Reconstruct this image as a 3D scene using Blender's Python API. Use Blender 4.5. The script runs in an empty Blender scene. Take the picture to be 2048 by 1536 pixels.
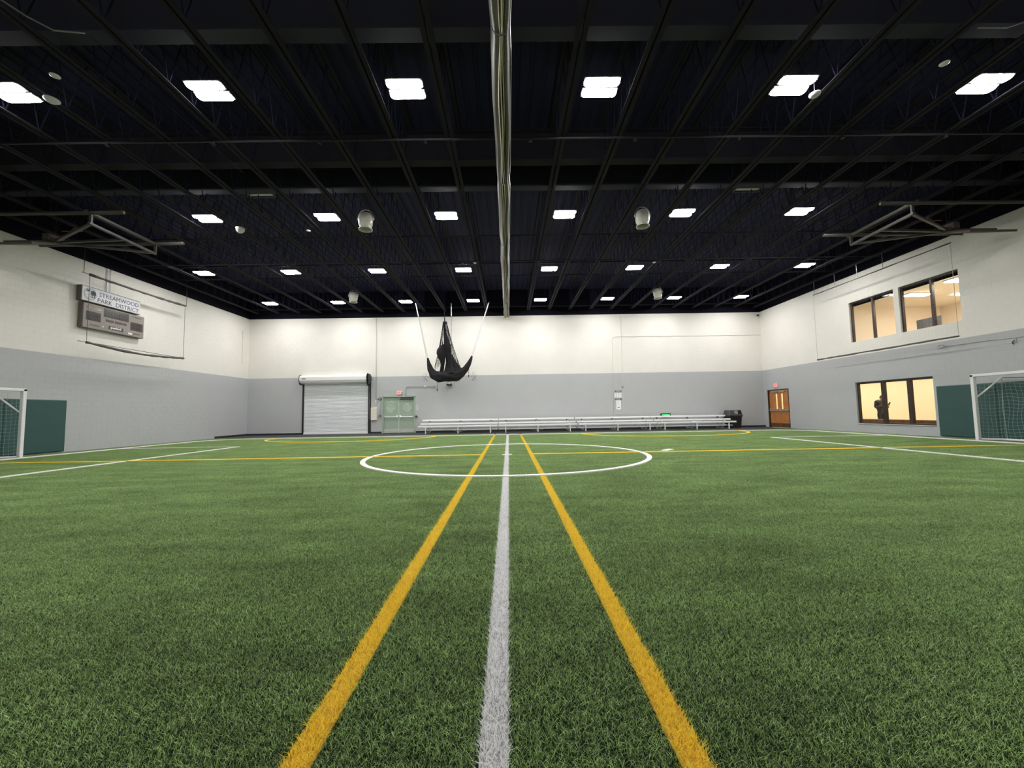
import bpy, math, random
from mathutils import Vector, Matrix
random.seed(7)
PI = math.pi
SC = bpy.context.scene
COL = SC.collection

# ------------------------------------------------------------------ camera, world, exposure
YAW, PITCH, ROLL, FPX, EYE = 0.0094, 0.0684, -0.0166, 817.8, 1.1685
fw = Vector((math.sin(YAW)*math.cos(PITCH), math.cos(YAW)*math.cos(PITCH), math.sin(PITCH)))
rt = Vector((math.cos(YAW), -math.sin(YAW), 0)); up = rt.cross(fw)
c_, s_ = math.cos(ROLL), math.sin(ROLL)
rt, up = c_*rt + s_*up, -s_*rt + c_*up
cam = bpy.data.objects.new('camera', bpy.data.cameras.new('camera')); COL.objects.link(cam)
cam.matrix_world = Matrix(((rt.x, up.x, -fw.x, 0), (rt.y, up.y, -fw.y, 0), (rt.z, up.z, -fw.z, EYE), (0, 0, 0, 1)))
cam.data.sensor_width = 36.0; cam.data.lens = FPX/2048*36; cam.data.clip_start = 0.05; cam.data.clip_end = 200
SC.camera = cam
SC.view_settings.view_transform = 'Standard'; SC.view_settings.look = 'None'
SC.view_settings.gamma = 1.0; SC.view_settings.use_curve_mapping = False
SC.view_settings.exposure = 0.0
w = bpy.data.worlds.new('world'); SC.world = w; w.use_nodes = True
w.node_tree.nodes['Background'].inputs[0].default_value = (0.01, 0.01, 0.012, 1)
w.node_tree.nodes['Background'].inputs[1].default_value = 0.3
LAMP = 128.0          # radiance of the LED panels
ROOM_LOW, ROOM_UP = 262.0, 24.0

# ------------------------------------------------------------------ helpers
def S(r, g, b):
    f = lambda c: (c/255/12.92) if c/255 <= .04045 else ((c/255+.055)/1.055)**2.4
    return (f(r), f(g), f(b), 1)
MATS = {}
def mat(name, col, rough=.6, metal=0., var=.0, vscale=8., spec=.5, emit=0., bump=0., bscale=60.):
    if name in MATS: return MATS[name]
    m = bpy.data.materials.new(name); m.use_nodes = True; nt = m.node_tree; N = nt.nodes
    p = N['Principled BSDF']; p.inputs['Base Color'].default_value = col
    p.inputs['Roughness'].default_value = rough; p.inputs['Metallic'].default_value = metal
    p.inputs['Specular IOR Level'].default_value = spec
    tc = N.new('ShaderNodeTexCoord')
    if var:
        n = N.new('ShaderNodeTexNoise'); n.inputs['Scale'].default_value = vscale; n.inputs['Detail'].default_value = 5
        nt.links.new(tc.outputs['Object'], n.inputs['Vector'])
        r = N.new('ShaderNodeMapRange'); r.inputs[1].default_value = .3; r.inputs[2].default_value = .7
        r.inputs[3].default_value = 1-var; r.inputs[4].default_value = 1+var
        nt.links.new(n.outputs['Fac'], r.inputs[0])
        h = N.new('ShaderNodeHueSaturation'); h.inputs['Color'].default_value = col
        nt.links.new(r.outputs[0], h.inputs['Value']); nt.links.new(h.outputs[0], p.inputs['Base Color'])
    if bump:
        n = N.new('ShaderNodeTexNoise'); n.inputs['Scale'].default_value = bscale; n.inputs['Detail'].default_value = 3
        nt.links.new(tc.outputs['Object'], n.inputs['Vector'])
        b = N.new('ShaderNodeBump'); b.inputs['Strength'].default_value = bump; b.inputs['Distance'].default_value = .01
        nt.links.new(n.outputs['Fac'], b.inputs['Height']); nt.links.new(b.outputs[0], p.inputs['Normal'])
    if emit:
        p.inputs['Emission Color'].default_value = col; p.inputs['Emission Strength'].default_value = emit
    MATS[name] = m
    return m
def glass_mat():
    m = bpy.data.materials.new('window glass'); m.use_nodes = True; nt = m.node_tree; N = nt.nodes
    N.remove(N['Principled BSDF']); o = N['Material Output']
    t = N.new('ShaderNodeBsdfTransparent'); t.inputs[0].default_value = (.93, .95, .93, 1)
    g = N.new('ShaderNodeBsdfGlossy'); g.inputs['Roughness'].default_value = .02
    fr = N.new('ShaderNodeFresnel'); fr.inputs[0].default_value = 1.12
    x = N.new('ShaderNodeMixShader'); nt.links.new(fr.outputs[0], x.inputs[0])
    nt.links.new(t.outputs[0], x.inputs[1]); nt.links.new(g.outputs[0], x.inputs[2]); nt.links.new(x.outputs[0], o.inputs[0])
    return m

class G:
    def __init__(s): s.v = []; s.f = []; s.mi = []; s.cur = 0
    def add(s, vs, fs):
        o = len(s.v); s.v += [tuple(v) for v in vs]
        for f in fs: s.f.append([i+o for i in f]); s.mi.append(s.cur)
        return s
    def box(s, x0, x1, y0, y1, z0, z1):
        return s.add([(x0,y0,z0),(x1,y0,z0),(x1,y1,z0),(x0,y1,z0),(x0,y0,z1),(x1,y0,z1),(x1,y1,z1),(x0,y1,z1)],
                     [(3,2,1,0),(4,5,6,7),(0,1,5,4),(1,2,6,5),(2,3,7,6),(3,0,4,7)])
    def cbox(s, x0, x1, y0, y1, z0, z1, b=.01):
        b = min(b, (x1-x0)*.45, (y1-y0)*.45, (z1-z0)*.45)
        vs = []; idx = {}
        for i, (X, dx) in enumerate(((x0, b), (x1, -b))):
            for j, (Y, dy) in enumerate(((y0, b), (y1, -b))):
                for k, (Z, dz) in enumerate(((z0, b), (z1, -b))):
                    idx[i,j,k,0] = len(vs); vs.append((X, Y+dy, Z+dz))
                    idx[i,j,k,1] = len(vs); vs.append((X+dx, Y, Z+dz))
                    idx[i,j,k,2] = len(vs); vs.append((X+dx, Y+dy, Z))
        fs = []
        for i in (0,1):
            q = [idx[i,0,0,0], idx[i,1,0,0], idx[i,1,1,0], idx[i,0,1,0]]; fs.append(q if i else q[::-1])
            q = [idx[0,i,0,1], idx[1,i,0,1], idx[1,i,1,1], idx[0,i,1,1]]; fs.append(q[::-1] if i else q)
            q = [idx[0,0,i,2], idx[1,0,i,2], idx[1,1,i,2], idx[0,1,i,2]]; fs.append(q if i else q[::-1])
            for j in (0,1):
                fs.append([idx[0,i,j,1], idx[1,i,j,1], idx[1,i,j,2], idx[0,i,j,2]])
                fs.append([idx[i,0,j,0], idx[i,1,j,0], idx[i,1,j,2], idx[i,0,j,2]])
                fs.append([idx[i,j,0,0], idx[i,j,1,0], idx[i,j,1,1], idx[i,j,0,1]])
        for i in (0,1):
            for j in (0,1):
                for k in (0,1): fs.append([idx[i,j,k,0], idx[i,j,k,1], idx[i,j,k,2]])
        return s.add(vs, fs)
    def tube(s, pts, r, n=6, cap=True):
        pts = [Vector(p) for p in pts]; L = len(pts); rs = r if isinstance(r, (list, tuple)) else [r]*L
        ref = None; rings = []
        for i, p in enumerate(pts):
            d = (pts[min(i+1, L-1)]-pts[max(i-1, 0)])
            d = d.normalized() if d.length > 1e-9 else Vector((0,0,1))
            if ref is None: ref = Vector((0,0,1)) if abs(d.z) < .9 else Vector((1,0,0))
            a = d.cross(ref).normalized(); b = a.cross(d).normalized(); ref = b
            rings.append([p + (a*math.cos(2*PI*k/n) + b*math.sin(2*PI*k/n))*rs[i] for k in range(n)])
        vs = [v for R in rings for v in R]; fs = []
        for i in range(L-1):
            for k in range(n):
                k2 = (k+1) % n; fs.append((i*n+k, i*n+k2, (i+1)*n+k2, (i+1)*n+k))
        if cap: fs.append(tuple(range(n))[::-1]); fs.append(tuple((L-1)*n+k for k in range(n)))
        return s.add(vs, fs)
    def bar(s, p0, p1, w, h):
        p0 = Vector(p0); p1 = Vector(p1); d = (p1-p0).normalized()
        ref = Vector((0,0,1)) if abs(d.z) < .95 else Vector((0,1,0))
        a = d.cross(ref).normalized()*w/2; b = a.cross(d).normalized()*h/2
        q = [p+x for p in (p0, p1) for x in (-a-b, a-b, a+b, -a+b)]
        return s.add(q, [(0,1,2,3),(7,6,5,4),(0,4,5,1),(1,5,6,2),(2,6,7,3),(3,7,4,0)])
    def lathe(s, prof, c=(0,0,0), n=20):
        c = Vector(c); vs = []; fs = []
        for r, z in prof:
            for k in range(n): vs.append((c.x+r*math.cos(2*PI*k/n), c.y+r*math.sin(2*PI*k/n), c.z+z))
        for i in range(len(prof)-1):
            for k in range(n):
                k2 = (k+1) % n; fs.append((i*n+k, i*n+k2, (i+1)*n+k2, (i+1)*n+k))
        return s.add(vs, fs)
    def disc(s, c, r, axis, n=18, th=.004):
        # flat disc with thickness along axis
        c = Vector(c); a = Vector(axis).normalized(); ref = Vector((0,0,1)) if abs(a.z) < .9 else Vector((1,0,0))
        u = a.cross(ref).normalized(); v = u.cross(a)
        vs = [c+u*r*math.cos(2*PI*k/n)+v*r*math.sin(2*PI*k/n) for k in range(n)]
        vs += [p+a*th for p in vs[:n]]
        return s.add(vs, [tuple(range(n)), tuple(n+k for k in range(n))[::-1]]+[(k,(k+1)%n,n+(k+1)%n,n+k) for k in range(n)])
    def poly(s, pts, d):
        d = Vector(d); n = len(pts); vs = [Vector(p) for p in pts]; vs += [p+d for p in vs[:n]]
        return s.add(vs, [tuple(range(n)), tuple(n+k for k in range(n))[::-1]]+[(k,(k+1)%n,n+(k+1)%n,n+k) for k in range(n)])

BASE = {}
def mesh_of(name, g, mats, off=(0,0,0), smooth=False):
    me = bpy.data.meshes.new(name)
    me.from_pydata([(a-off[0], b-off[1], c-off[2]) for a, b, c in g.v], [], g.f)
    for m in (mats if isinstance(mats, (list, tuple)) else [mats]): me.materials.append(m)
    if any(g.mi): me.polygons.foreach_set('material_index', g.mi)
    if smooth: me.polygons.foreach_set('use_smooth', [True]*len(me.polygons))
    me.update()
    return me
def obj(name, g, mats, parent=None, smooth=False, data=None):
    off = BASE.get(parent.name, (0,0,0)) if parent else (0,0,0)
    me = data or mesh_of(name, g, mats, off, smooth)
    o = bpy.data.objects.new(name, me); COL.objects.link(o)
    if parent: o.parent = parent; BASE[o.name] = off
    return o
def tag(o, label=None, cat=None, group=None, kind=None):
    if label: o['label'] = label
    if cat: o['category'] = cat
    if group: o['group'] = group
    if kind: o['kind'] = kind
    return o
def thing(name, label, cat, loc=(0,0,0), group=None, rotz=0):
    o = bpy.data.objects.new(name, None); COL.objects.link(o); o.empty_display_size = .1
    o.location = loc; o.rotation_euler.z = rotz; BASE[o.name] = (0,0,0) if rotz else tuple(loc)
    return tag(o, label, cat, group)
def local_thing(name, label, cat, group=None):
    o = thing(name, label, cat, (0,0,0), group); return o
def struct(name, g, mats, parent=None, smooth=False):
    o = obj(name, g, mats, parent, smooth)
    if not parent: o['kind'] = 'structure'
    return o
def copy_tree(o, loc, label=None, rotz=None, parent=None):
    c = o.copy(); COL.objects.link(c)
    if parent is None:
        c.location = loc
        if rotz is not None: c.rotation_euler.z = rotz
        if label: c['label'] = label
    else: c.parent = parent
    for ch in [k for k in KIDS.get(o.name, [])]: copy_tree(ch, None, parent=c)
    return c
KIDS = {}
def index_kids():
    KIDS.clear()
    for o in bpy.data.objects:
        if o.parent: KIDS.setdefault(o.parent.name, []).append(o)
def text_obj(name, body, size, org, xa, ya, parent, m, extrude=.004, bold=.0, width=None, align='LEFT', spacing=1.0):
    cu = bpy.data.curves.new(name, 'FONT'); cu.body = body; cu.size = size; cu.extrude = extrude; cu.offset = bold
    cu.align_x = align; cu.space_character = spacing; cu.resolution_u = 2
    t = bpy.data.objects.new(name+'_tmp', cu); COL.objects.link(t)
    bpy.context.view_layer.update()
    dg = bpy.context.evaluated_depsgraph_get()
    me = bpy.data.meshes.new_from_object(t.evaluated_get(dg)); me.name = name
    bpy.data.objects.remove(t)
    xs = [v.co.x for v in me.vertices]; sx = 1.0
    if width and xs: sx = width/(max(xs)-min(xs))
    x0 = min(xs) if (width and xs) else 0
    xa = Vector(xa); ya = Vector(ya); za = xa.cross(ya); off = Vector(BASE.get(parent.name, (0,0,0)))
    for v in me.vertices:
        p = v.co.copy(); v.co = Vector(org) + xa*(p.x-x0)*sx + ya*p.y + za*p.z - off
    me.materials.clear(); me.materials.append(m)
    o = bpy.data.objects.new(name, me); COL.objects.link(o); o.parent = parent; BASE[o.name] = tuple(off)
    return o

# ------------------------------------------------------------------ materials
XL, XR, YB, YF, ZC, ZP, ZT = -15.824, 15.687, 24.96, -2.6, 7.112, 3.4544, 8.75
CH, CL = .2032, .4064
M_white = mat('off-white wall paint', S(235,232,225), .55, var=.02, vscale=1.3, bump=.08, bscale=60)
M_grey = mat('grey wall paint', S(184,186,188), .5, var=.02, vscale=1.3, bump=.08, bscale=60)
M_mortar_w = mat('white painted mortar', S(231,228,220), .7)
M_mortar_g = mat('grey painted mortar', S(181,183,185), .7)
M_black = mat('black ceiling paint', (.024,.025,.054,1), .8, spec=.15)
M_joist = mat('dark joist paint', (.030,.027,.036,1), .75, spec=.1)
M_web = mat('black joist web', (.028,.029,.060,1), .8, spec=.05)
M_pipe = mat('dark pipe paint', (.022,.022,.028,1), .5, spec=.3)
M_rubber = mat('black rubber', S(38,38,42), .8, var=.15, vscale=30)
M_track = mat('dark rubber track', S(58,58,60), .85, var=.2, vscale=40)
M_blk = mat('black plastic', S(30,29,31), .45)
M_dkbronze = mat('dark bronze frame', S(62,48,44), .4, metal=.2)
M_alu = mat('mill aluminium', S(250,250,250), .42, metal=.1)
M_alud = mat('aged aluminium', S(176,176,178), .45, metal=.3)
M_steel = mat('brushed steel', S(190,190,188), .35, metal=.8)
M_wpl = mat('white enamel', S(238,238,238), .35)
M_fan = mat('white fan housing', S(216,213,204), .25, spec=.6)
M_pad = mat('dark green vinyl', S(48,82,80), .5, var=.04, vscale=3)
M_net = mat('white net cord', S(150,168,164), .8)
M_blknet = mat('black netting', S(24,24,27), .85)
M_rope = mat('white rope', S(220,220,214), .8)
M_gate = mat('grey painted steel', S(66,63,58), .5)
M_dirty = mat('brown weathered board', S(78,68,62), .6)
M_green = mat('sage green door paint', S(160,176,160), .45, var=.03, vscale=2)
M_kick = mat('scuffed kick plate', S(196,198,192), .4, metal=.2, var=.1, vscale=6)
M_wood = mat('varnished oak door', S(188,122,64), .4, var=.14, vscale=4)
M_white_line = mat('white turf fibre', S(244,242,240), .7, var=.05, vscale=160)
M_yel_line = mat('yellow turf fibre', S(254,214,56), .7, var=.05, vscale=160)
M_board = mat('taupe scoreboard case', S(146,138,132), .35)
M_boardside = mat('dark taupe scoreboard case', S(104,99,93), .4)
M_dig = mat('dark display window', S(62,58,56), .2)
M_led0 = mat('unlit digit segment', S(28,26,26), .3)
M_sign = mat('white sign face', S(226,226,232), .3)
M_ink = mat('dark blue ink', S(62,64,84), .6)
M_vinyl = mat('grey vinyl curtain', S(112,110,106), .5, var=.08, vscale=5, spec=.3)
M_vinyl2 = mat('pale vinyl fold', S(236,228,206), .5, var=.06, vscale=5, spec=.3)
M_seam = mat('translucent seam', S(188,190,190), .25, spec=.8)
M_glass = glass_mat()
M_lamp = mat('lit LED panel', (1,.985,.96,1), .4, emit=LAMP)
M_hous = mat('fixture housing', S(150,150,152), .4)
M_cream = mat('cream corridor wall', S(244,231,198), .6, var=.03, vscale=.8)
M_peach = mat('warm beige room wall', S(230,214,194), .6, var=.02, vscale=.8)
M_roomceil = mat('warm ceiling tile', S(222,208,188), .8)
M_lampw = mat('lit fluorescent tube', (1,.96,.88,1), .4, emit=ROOM_UP)

# ------------------------------------------------------------------ floor
g = G().add([(XL,YF,0),(XR,YF,0),(XR,22.25,0),(XL,22.25,0)], [(0,1,2,3)])
M_infill = mat('dark green infill', S(14,26,13), .95, var=.35, vscale=55, spec=.1)  # infill kept near black to carry the shade between blades
floor = struct('floor', g, M_infill)
g = G().box(XL, XR, 22.25, YB, -.02, .016)
track = struct('floor_track', g, M_track)

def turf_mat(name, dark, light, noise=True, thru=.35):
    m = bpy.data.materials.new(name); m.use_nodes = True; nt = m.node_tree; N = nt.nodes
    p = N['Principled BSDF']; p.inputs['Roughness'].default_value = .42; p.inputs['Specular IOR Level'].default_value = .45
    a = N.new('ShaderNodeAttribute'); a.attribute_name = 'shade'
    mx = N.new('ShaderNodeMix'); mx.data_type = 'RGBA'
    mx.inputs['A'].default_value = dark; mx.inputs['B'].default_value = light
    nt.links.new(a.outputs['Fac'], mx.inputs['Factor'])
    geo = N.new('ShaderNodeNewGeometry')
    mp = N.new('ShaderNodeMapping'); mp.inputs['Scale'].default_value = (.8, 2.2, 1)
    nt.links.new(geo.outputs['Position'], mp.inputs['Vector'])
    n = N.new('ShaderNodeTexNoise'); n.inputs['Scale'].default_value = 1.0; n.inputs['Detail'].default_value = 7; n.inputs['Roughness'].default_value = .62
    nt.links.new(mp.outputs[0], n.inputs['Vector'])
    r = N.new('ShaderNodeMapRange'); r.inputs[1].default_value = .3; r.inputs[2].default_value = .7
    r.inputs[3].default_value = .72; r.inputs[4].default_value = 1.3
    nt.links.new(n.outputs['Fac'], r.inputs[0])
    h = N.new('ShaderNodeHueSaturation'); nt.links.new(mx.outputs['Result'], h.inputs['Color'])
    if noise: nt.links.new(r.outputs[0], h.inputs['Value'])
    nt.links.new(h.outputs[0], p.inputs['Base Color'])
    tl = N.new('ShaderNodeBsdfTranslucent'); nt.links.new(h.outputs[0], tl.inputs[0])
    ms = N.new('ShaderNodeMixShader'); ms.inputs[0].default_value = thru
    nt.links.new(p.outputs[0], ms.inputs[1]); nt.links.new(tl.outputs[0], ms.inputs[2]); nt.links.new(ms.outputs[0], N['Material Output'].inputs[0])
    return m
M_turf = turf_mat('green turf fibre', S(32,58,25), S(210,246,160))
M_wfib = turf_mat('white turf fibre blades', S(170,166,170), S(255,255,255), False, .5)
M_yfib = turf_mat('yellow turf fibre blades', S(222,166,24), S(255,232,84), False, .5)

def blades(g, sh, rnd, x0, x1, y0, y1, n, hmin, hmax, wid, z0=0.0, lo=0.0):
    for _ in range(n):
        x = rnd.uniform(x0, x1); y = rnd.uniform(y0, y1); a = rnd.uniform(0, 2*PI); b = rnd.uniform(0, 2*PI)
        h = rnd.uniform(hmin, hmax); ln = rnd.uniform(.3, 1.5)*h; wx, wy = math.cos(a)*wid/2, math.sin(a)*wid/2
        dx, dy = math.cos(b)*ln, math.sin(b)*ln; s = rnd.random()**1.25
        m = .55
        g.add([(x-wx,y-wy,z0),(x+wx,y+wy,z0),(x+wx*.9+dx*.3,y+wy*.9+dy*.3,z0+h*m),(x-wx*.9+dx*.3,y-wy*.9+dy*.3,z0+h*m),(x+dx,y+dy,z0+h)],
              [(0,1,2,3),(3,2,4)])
        sh += [lo, lo, lo+(1-lo)*s, lo+(1-lo)*s, min(1, lo+(1-lo)*s+.15)]  # dark roots, pale tips: pile occlusion put into the blade colour
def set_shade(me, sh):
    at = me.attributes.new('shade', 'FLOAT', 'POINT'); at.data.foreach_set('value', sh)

# patches of turf pile, scattered over the field by one geometry-nodes object
srcs = []
for k in range(3):
    rnd = random.Random(40+k); g = G(); sh = []
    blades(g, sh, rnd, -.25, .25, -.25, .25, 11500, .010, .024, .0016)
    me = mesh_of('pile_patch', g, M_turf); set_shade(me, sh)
    srcs.append(bpy.data.objects.new('pile_patch', me))
LW = .102
XLINES = (-.7257, -.0688, .5975)
cols = []
edges = [XL] + [e for x in XLINES for e in (x-LW/2, x+LW/2)] + [XR]
for a, b in ((edges[0], edges[1]), (edges[2], edges[3]), (edges[4], edges[5]), (edges[6], edges[7])):
    n = max(1, round((b-a)/.5)); ww = (b-a)/n
    cols += [(a+ww*(i+.5), ww) for i in range(n)]
pts = []; rots = []; vars_ = []; scl = []
rnd = random.Random(3)
ny = 50
for cx, ww in cols:
    for j in range(ny):
        y = YF-.1 + .497*(j+.5)
        pts.append((cx, y, 0)); rots.append(PI*rnd.randint(0, 1)); vars_.append(rnd.randint(0, 2)); scl.append((ww/.5, .994, 1))
me = bpy.data.meshes.new('turf_pile'); me.from_pydata(pts, [], [])
at = me.attributes.new('rot', 'FLOAT', 'POINT'); at.data.foreach_set('value', rots)
at = me.attributes.new('pick', 'INT', 'POINT'); at.data.foreach_set('value', vars_)
at = me.attributes.new('scl', 'FLOAT_VECTOR', 'POINT'); at.data.foreach_set('vector', [c for s in scl for c in s])
me.materials.append(M_turf)
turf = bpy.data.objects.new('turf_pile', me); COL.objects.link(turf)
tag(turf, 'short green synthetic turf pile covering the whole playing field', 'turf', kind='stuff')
ng = bpy.data.node_groups.new('pile', 'GeometryNodeTree')
ng.interface.new_socket('Geometry', in_out='INPUT', socket_type='NodeSocketGeometry')
ng.interface.new_socket('Geometry', in_out='OUTPUT', socket_type='NodeSocketGeometry')
N = ng.nodes; gi = N.new('NodeGroupInput'); go = N.new('NodeGroupOutput'); jn = N.new('GeometryNodeJoinGeometry')
def named(nm, ty):
    a = N.new('GeometryNodeInputNamedAttribute'); a.data_type = ty; a.inputs['Name'].default_value = nm
    return [o for o in a.outputs if o.enabled and o.name == 'Attribute'][0]
ar = named('rot', 'FLOAT'); ap = named('pick', 'INT'); asx = named('scl', 'FLOAT_VECTOR')
cx_ = N.new('ShaderNodeCombineXYZ'); ng.links.new(ar, cx_.inputs['Z'])
for k, so in enumerate(srcs):
    oi = N.new('GeometryNodeObjectInfo'); oi.inputs['Object'].default_value = so; oi.inputs['As Instance'].default_value = False
    cmpn = N.new('FunctionNodeCompare'); cmpn.data_type = 'INT'; cmpn.operation = 'EQUAL'
    ii = [s for s in cmpn.inputs if s.type == 'INT']; ng.links.new(ap, ii[0]); ii[1].default_value = k
    ip = N.new('GeometryNodeInstanceOnPoints')
    ng.links.new(gi.outputs[0], ip.inputs['Points']); ng.links.new(oi.outputs['Geometry'], ip.inputs['Instance'])
    ng.links.new(cmpn.outputs[0], ip.inputs['Selection']); ng.links.new(cx_.outputs[0], ip.inputs['Rotation']); ng.links.new(asx, ip.inputs['Scale'])
    ng.links.new(ip.outputs[0], jn.inputs[0])
ng.links.new(jn.outputs[0], go.inputs[0])
md = turf.modifiers.new('pile', 'NODES'); md.node_group = ng

# field lines: inlaid strips of coloured pile, parts of the floor
def strip(pts, wid, z=.031, closed=False):
    g = G(); P = [Vector((p[0], p[1], 0)) for p in pts]; n = len(P); vs = []
    for i in range(n):
        a = P[(i-1) % n] if (closed or i > 0) else P[i]; b = P[(i+1) % n] if (closed or i < n-1) else P[i]
        d = (b-a).normalized(); nn = Vector((-d.y, d.x, 0))*wid/2
        for q in (P[i]-nn, P[i]+nn): vs += [(q.x, q.y, 0), (q.x, q.y, z)]
    fs = []
    for i in range(n if closed else n-1):
        a = i*4; b = ((i+1) % n)*4
        fs += [(a+1, b+1, b+3, a+3), (a, b, b+1, a+1), (a+2, a+3, b+3, b+2)]
    return g.add(vs, fs)
def seg(p, q, n): return [(p[0]+(q[0]-p[0])*i/n, p[1]+(q[1]-p[1])*i/n) for i in range(n+1)]
for nm, x, fm in (('yellow_line', XLINES[0], M_yfib), ('halfway_line', XLINES[1], M_wfib), ('yellow_line', XLINES[2], M_yfib)):
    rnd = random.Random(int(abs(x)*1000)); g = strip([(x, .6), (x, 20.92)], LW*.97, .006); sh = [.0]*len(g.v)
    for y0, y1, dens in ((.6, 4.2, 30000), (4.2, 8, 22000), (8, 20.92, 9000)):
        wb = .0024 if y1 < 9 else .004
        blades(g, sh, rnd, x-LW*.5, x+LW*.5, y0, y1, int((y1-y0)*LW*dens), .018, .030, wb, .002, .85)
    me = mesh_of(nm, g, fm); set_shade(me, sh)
    o = obj(nm, None, None, floor, data=me)
    o['label'] = 'white halfway line' if fm is M_wfib else 'yellow line beside the halfway line'
YC, YS = 11.21, 20.92
WL, YL = M_white_line, M_yel_line
obj('cross_line', strip([(XL+1.0, YC-.02), (XLINES[0]-.05, YC-.0)], LW), YL, floor)['label'] = 'yellow line across the field'
obj('cross_line', strip([(XLINES[2]+.05, YC), (XR-.55, YC+.02)], LW), YL, floor)['label'] = 'yellow line across the field'
R = 3.65
for a0, a1 in ((0, 1),):
    cir = [(XLINES[1]+.0+R*math.cos(2*PI*i/120), YC-.09+R*math.sin(2*PI*i/120)) for i in range(120)]
    obj('center_circle', strip(cir, .115, .031, True), WL, floor)['label'] = 'white centre circle'
obj('center_mark', strip([(-.19, YC-.03), (.07, YC-.05)], .1, .034), WL, floor)
# boundary with rounded far corners
GX0, GX1 = -14.77, 14.73; rr = 1.7; b = [(GX0, .8)]
b += [(GX0+rr-rr*math.cos(PI/2*i/8), YS-rr+rr*math.sin(PI/2*i/8)) for i in range(9)]
b += [(GX1-rr+rr*math.sin(PI/2*i/8), YS-rr+rr*math.cos(PI/2*i/8)) for i in range(9)] + [(GX1, .8)]
obj('boundary_line', strip(b, LW*1.1, .042), WL, floor)['label'] = 'white boundary line'
obj('penalty_line', strip([(-10.306, 4.0), (-10.306, 15.80), (GX0+.05, 15.80)], LW), WL, floor)['label'] = 'white penalty area line'
obj('penalty_line', strip([(10.218, 4.0), (10.218, 15.94), (GX1-.05, 15.94)], LW), WL, floor)['label'] = 'white penalty area line'
for cx in (-7.7, 7.68):
    arc = [(cx+4.02*math.cos(t), 20.55+3.0*math.sin(t)) for t in [math.radians(172.0-0+ (376-172.0)*i/60) for i in range(61)]]
    arc = [(x, min(y, YS-.1)) for x, y in arc]
    obj('arc_line', strip(arc, LW*1.1, .040), YL, floor)['label'] = 'yellow arc at the far sideline'
obj('penalty_spot', strip([(4.28, 11.42), (4.66, 11.86)], .17, .033), WL, floor)

# ------------------------------------------------------------------ block walls
def block_geo(g, ax, co, sg, u0, u1, z0, z1, ch=.0022, proud=.0018):
    # a painted block face standing proud of the mortar; ax 0: wall plane x=co, u = y; ax 1: plane y=co, u = x
    P = (lambda u, d, z: (co-sg*d, u, z)) if ax == 0 else (lambda u, d, z: (u, co-sg*d, z))
    vs = [P(u0+ch,0,z0+ch), P(u1-ch,0,z0+ch), P(u1-ch,0,z1-ch), P(u0+ch,0,z1-ch),
          P(u0,proud,z0), P(u1,proud,z0), P(u1,proud,z1), P(u0,proud,z1)]
    g.add(vs, [(0,1,2,3),(4,5,1,0),(5,6,2,1),(6,7,3,2),(7,4,0,3)])
def wall(name, ax, co, sg, U0, U1, openings, big=None):
    # backing slab cut round the openings
    us = sorted({U0, U1} | {v for o in openings for v in o[:2]}); zs = sorted({0., ZP, ZC} | {v for o in openings for v in o[2:]})
    g = G(); TH = .2; D = .0018
    for i in range(len(us)-1):
        for j in range(len(zs)-1):
            um, zm = (us[i]+us[i+1])/2, (zs[j]+zs[j+1])/2
            if any(o[0] < um < o[1] and o[2] < zm < o[3] for o in openings): continue
            g.cur = 0 if zm > ZP else 1
            a, b2 = co-sg*D, co-sg*(D+TH); lo, hi = min(a, b2), max(a, b2)
            if ax == 0: g.box(lo, hi, us[i], us[i+1], zs[j], zs[j+1])
            else: g.box(us[i], us[i+1], lo, hi, zs[j], zs[j+1])
    W = struct(name, g, [M_mortar_w, M_mortar_g])
    fld = G(); singles = []; jt = .0035
    for r in range(35):
        z0, z1 = r*CH, (r+1)*CH; u = U0 - (r % 2)*CL/2
        cuts = [(o[0], o[1]) for o in openings if o[2] < z1-.01 and o[3] > z0+.01]
        while u < U1:
            a, b2 = max(u, U0), min(u+CL, U1); parts = [(a, b2)]
            for c0, c1 in cuts:
                nx = []
                for p0, p1 in parts:
                    if c1 <= p0 or c0 >= p1: nx.append((p0, p1)); continue
                    if c0 > p0: nx.append((p0, c0))
                    if c1 < p1: nx.append((c1, p1))
                parts = nx
            for p0, p1 in parts:
                if p1-p0 < .03: continue
                if big and abs(p1-p0-CL) < 1e-6 and big[0] <= p0 and p1 <= big[1]: singles.append((p0, z0, r >= 17)); continue
                fld.cur = 0 if r >= 17 else 1
                block_geo(fld, ax, co, sg, p0+jt, p1-jt, z0+jt, z1-jt)
            u += CL
    o = obj('block_field', fld, [M_white, M_grey], W); o['kind'] = 'stuff'
    if singles:
        mm = []
        for m in (M_grey, M_white):
            g = G(); block_geo(g, ax, 0, sg, jt, CL-jt, jt, CH-jt); mm.append(mesh_of('block', g, m))
        for u, z, wht in singles:
            o = bpy.data.objects.new('block', mm[1 if wht else 0]); COL.objects.link(o); o.parent = W
            o.location = (co, u, z) if ax == 0 else (u, co, z)
    g = G()
    if ax == 0: g.box(min(co, co-sg*.2), max(co, co-sg*.2), U0, U1, ZC, ZT)
    else: g.box(U0, U1, min(co, co-sg*.2), max(co, co-sg*.2), ZC, ZT)
    obj('upper_band', g, mat('black wall paint', (.007,.007,.014,1), .8, spec=.1), W)['label'] = 'black painted top of the wall'
    return W
WLOW = (14.93, 18.32, 2*CH, 11*CH); WUP1 = (16.19, 18.36, 20*CH, 29*CH); WUP2 = (13.79, 15.975, 20*CH, 29*CH)
D2 = (22.74, 24.60, 0, 11*CH); D1 = (-7.64, -5.71, 0, 11*CH); D3 = (-12.43, -8.50, 0, 15*CH)
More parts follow.
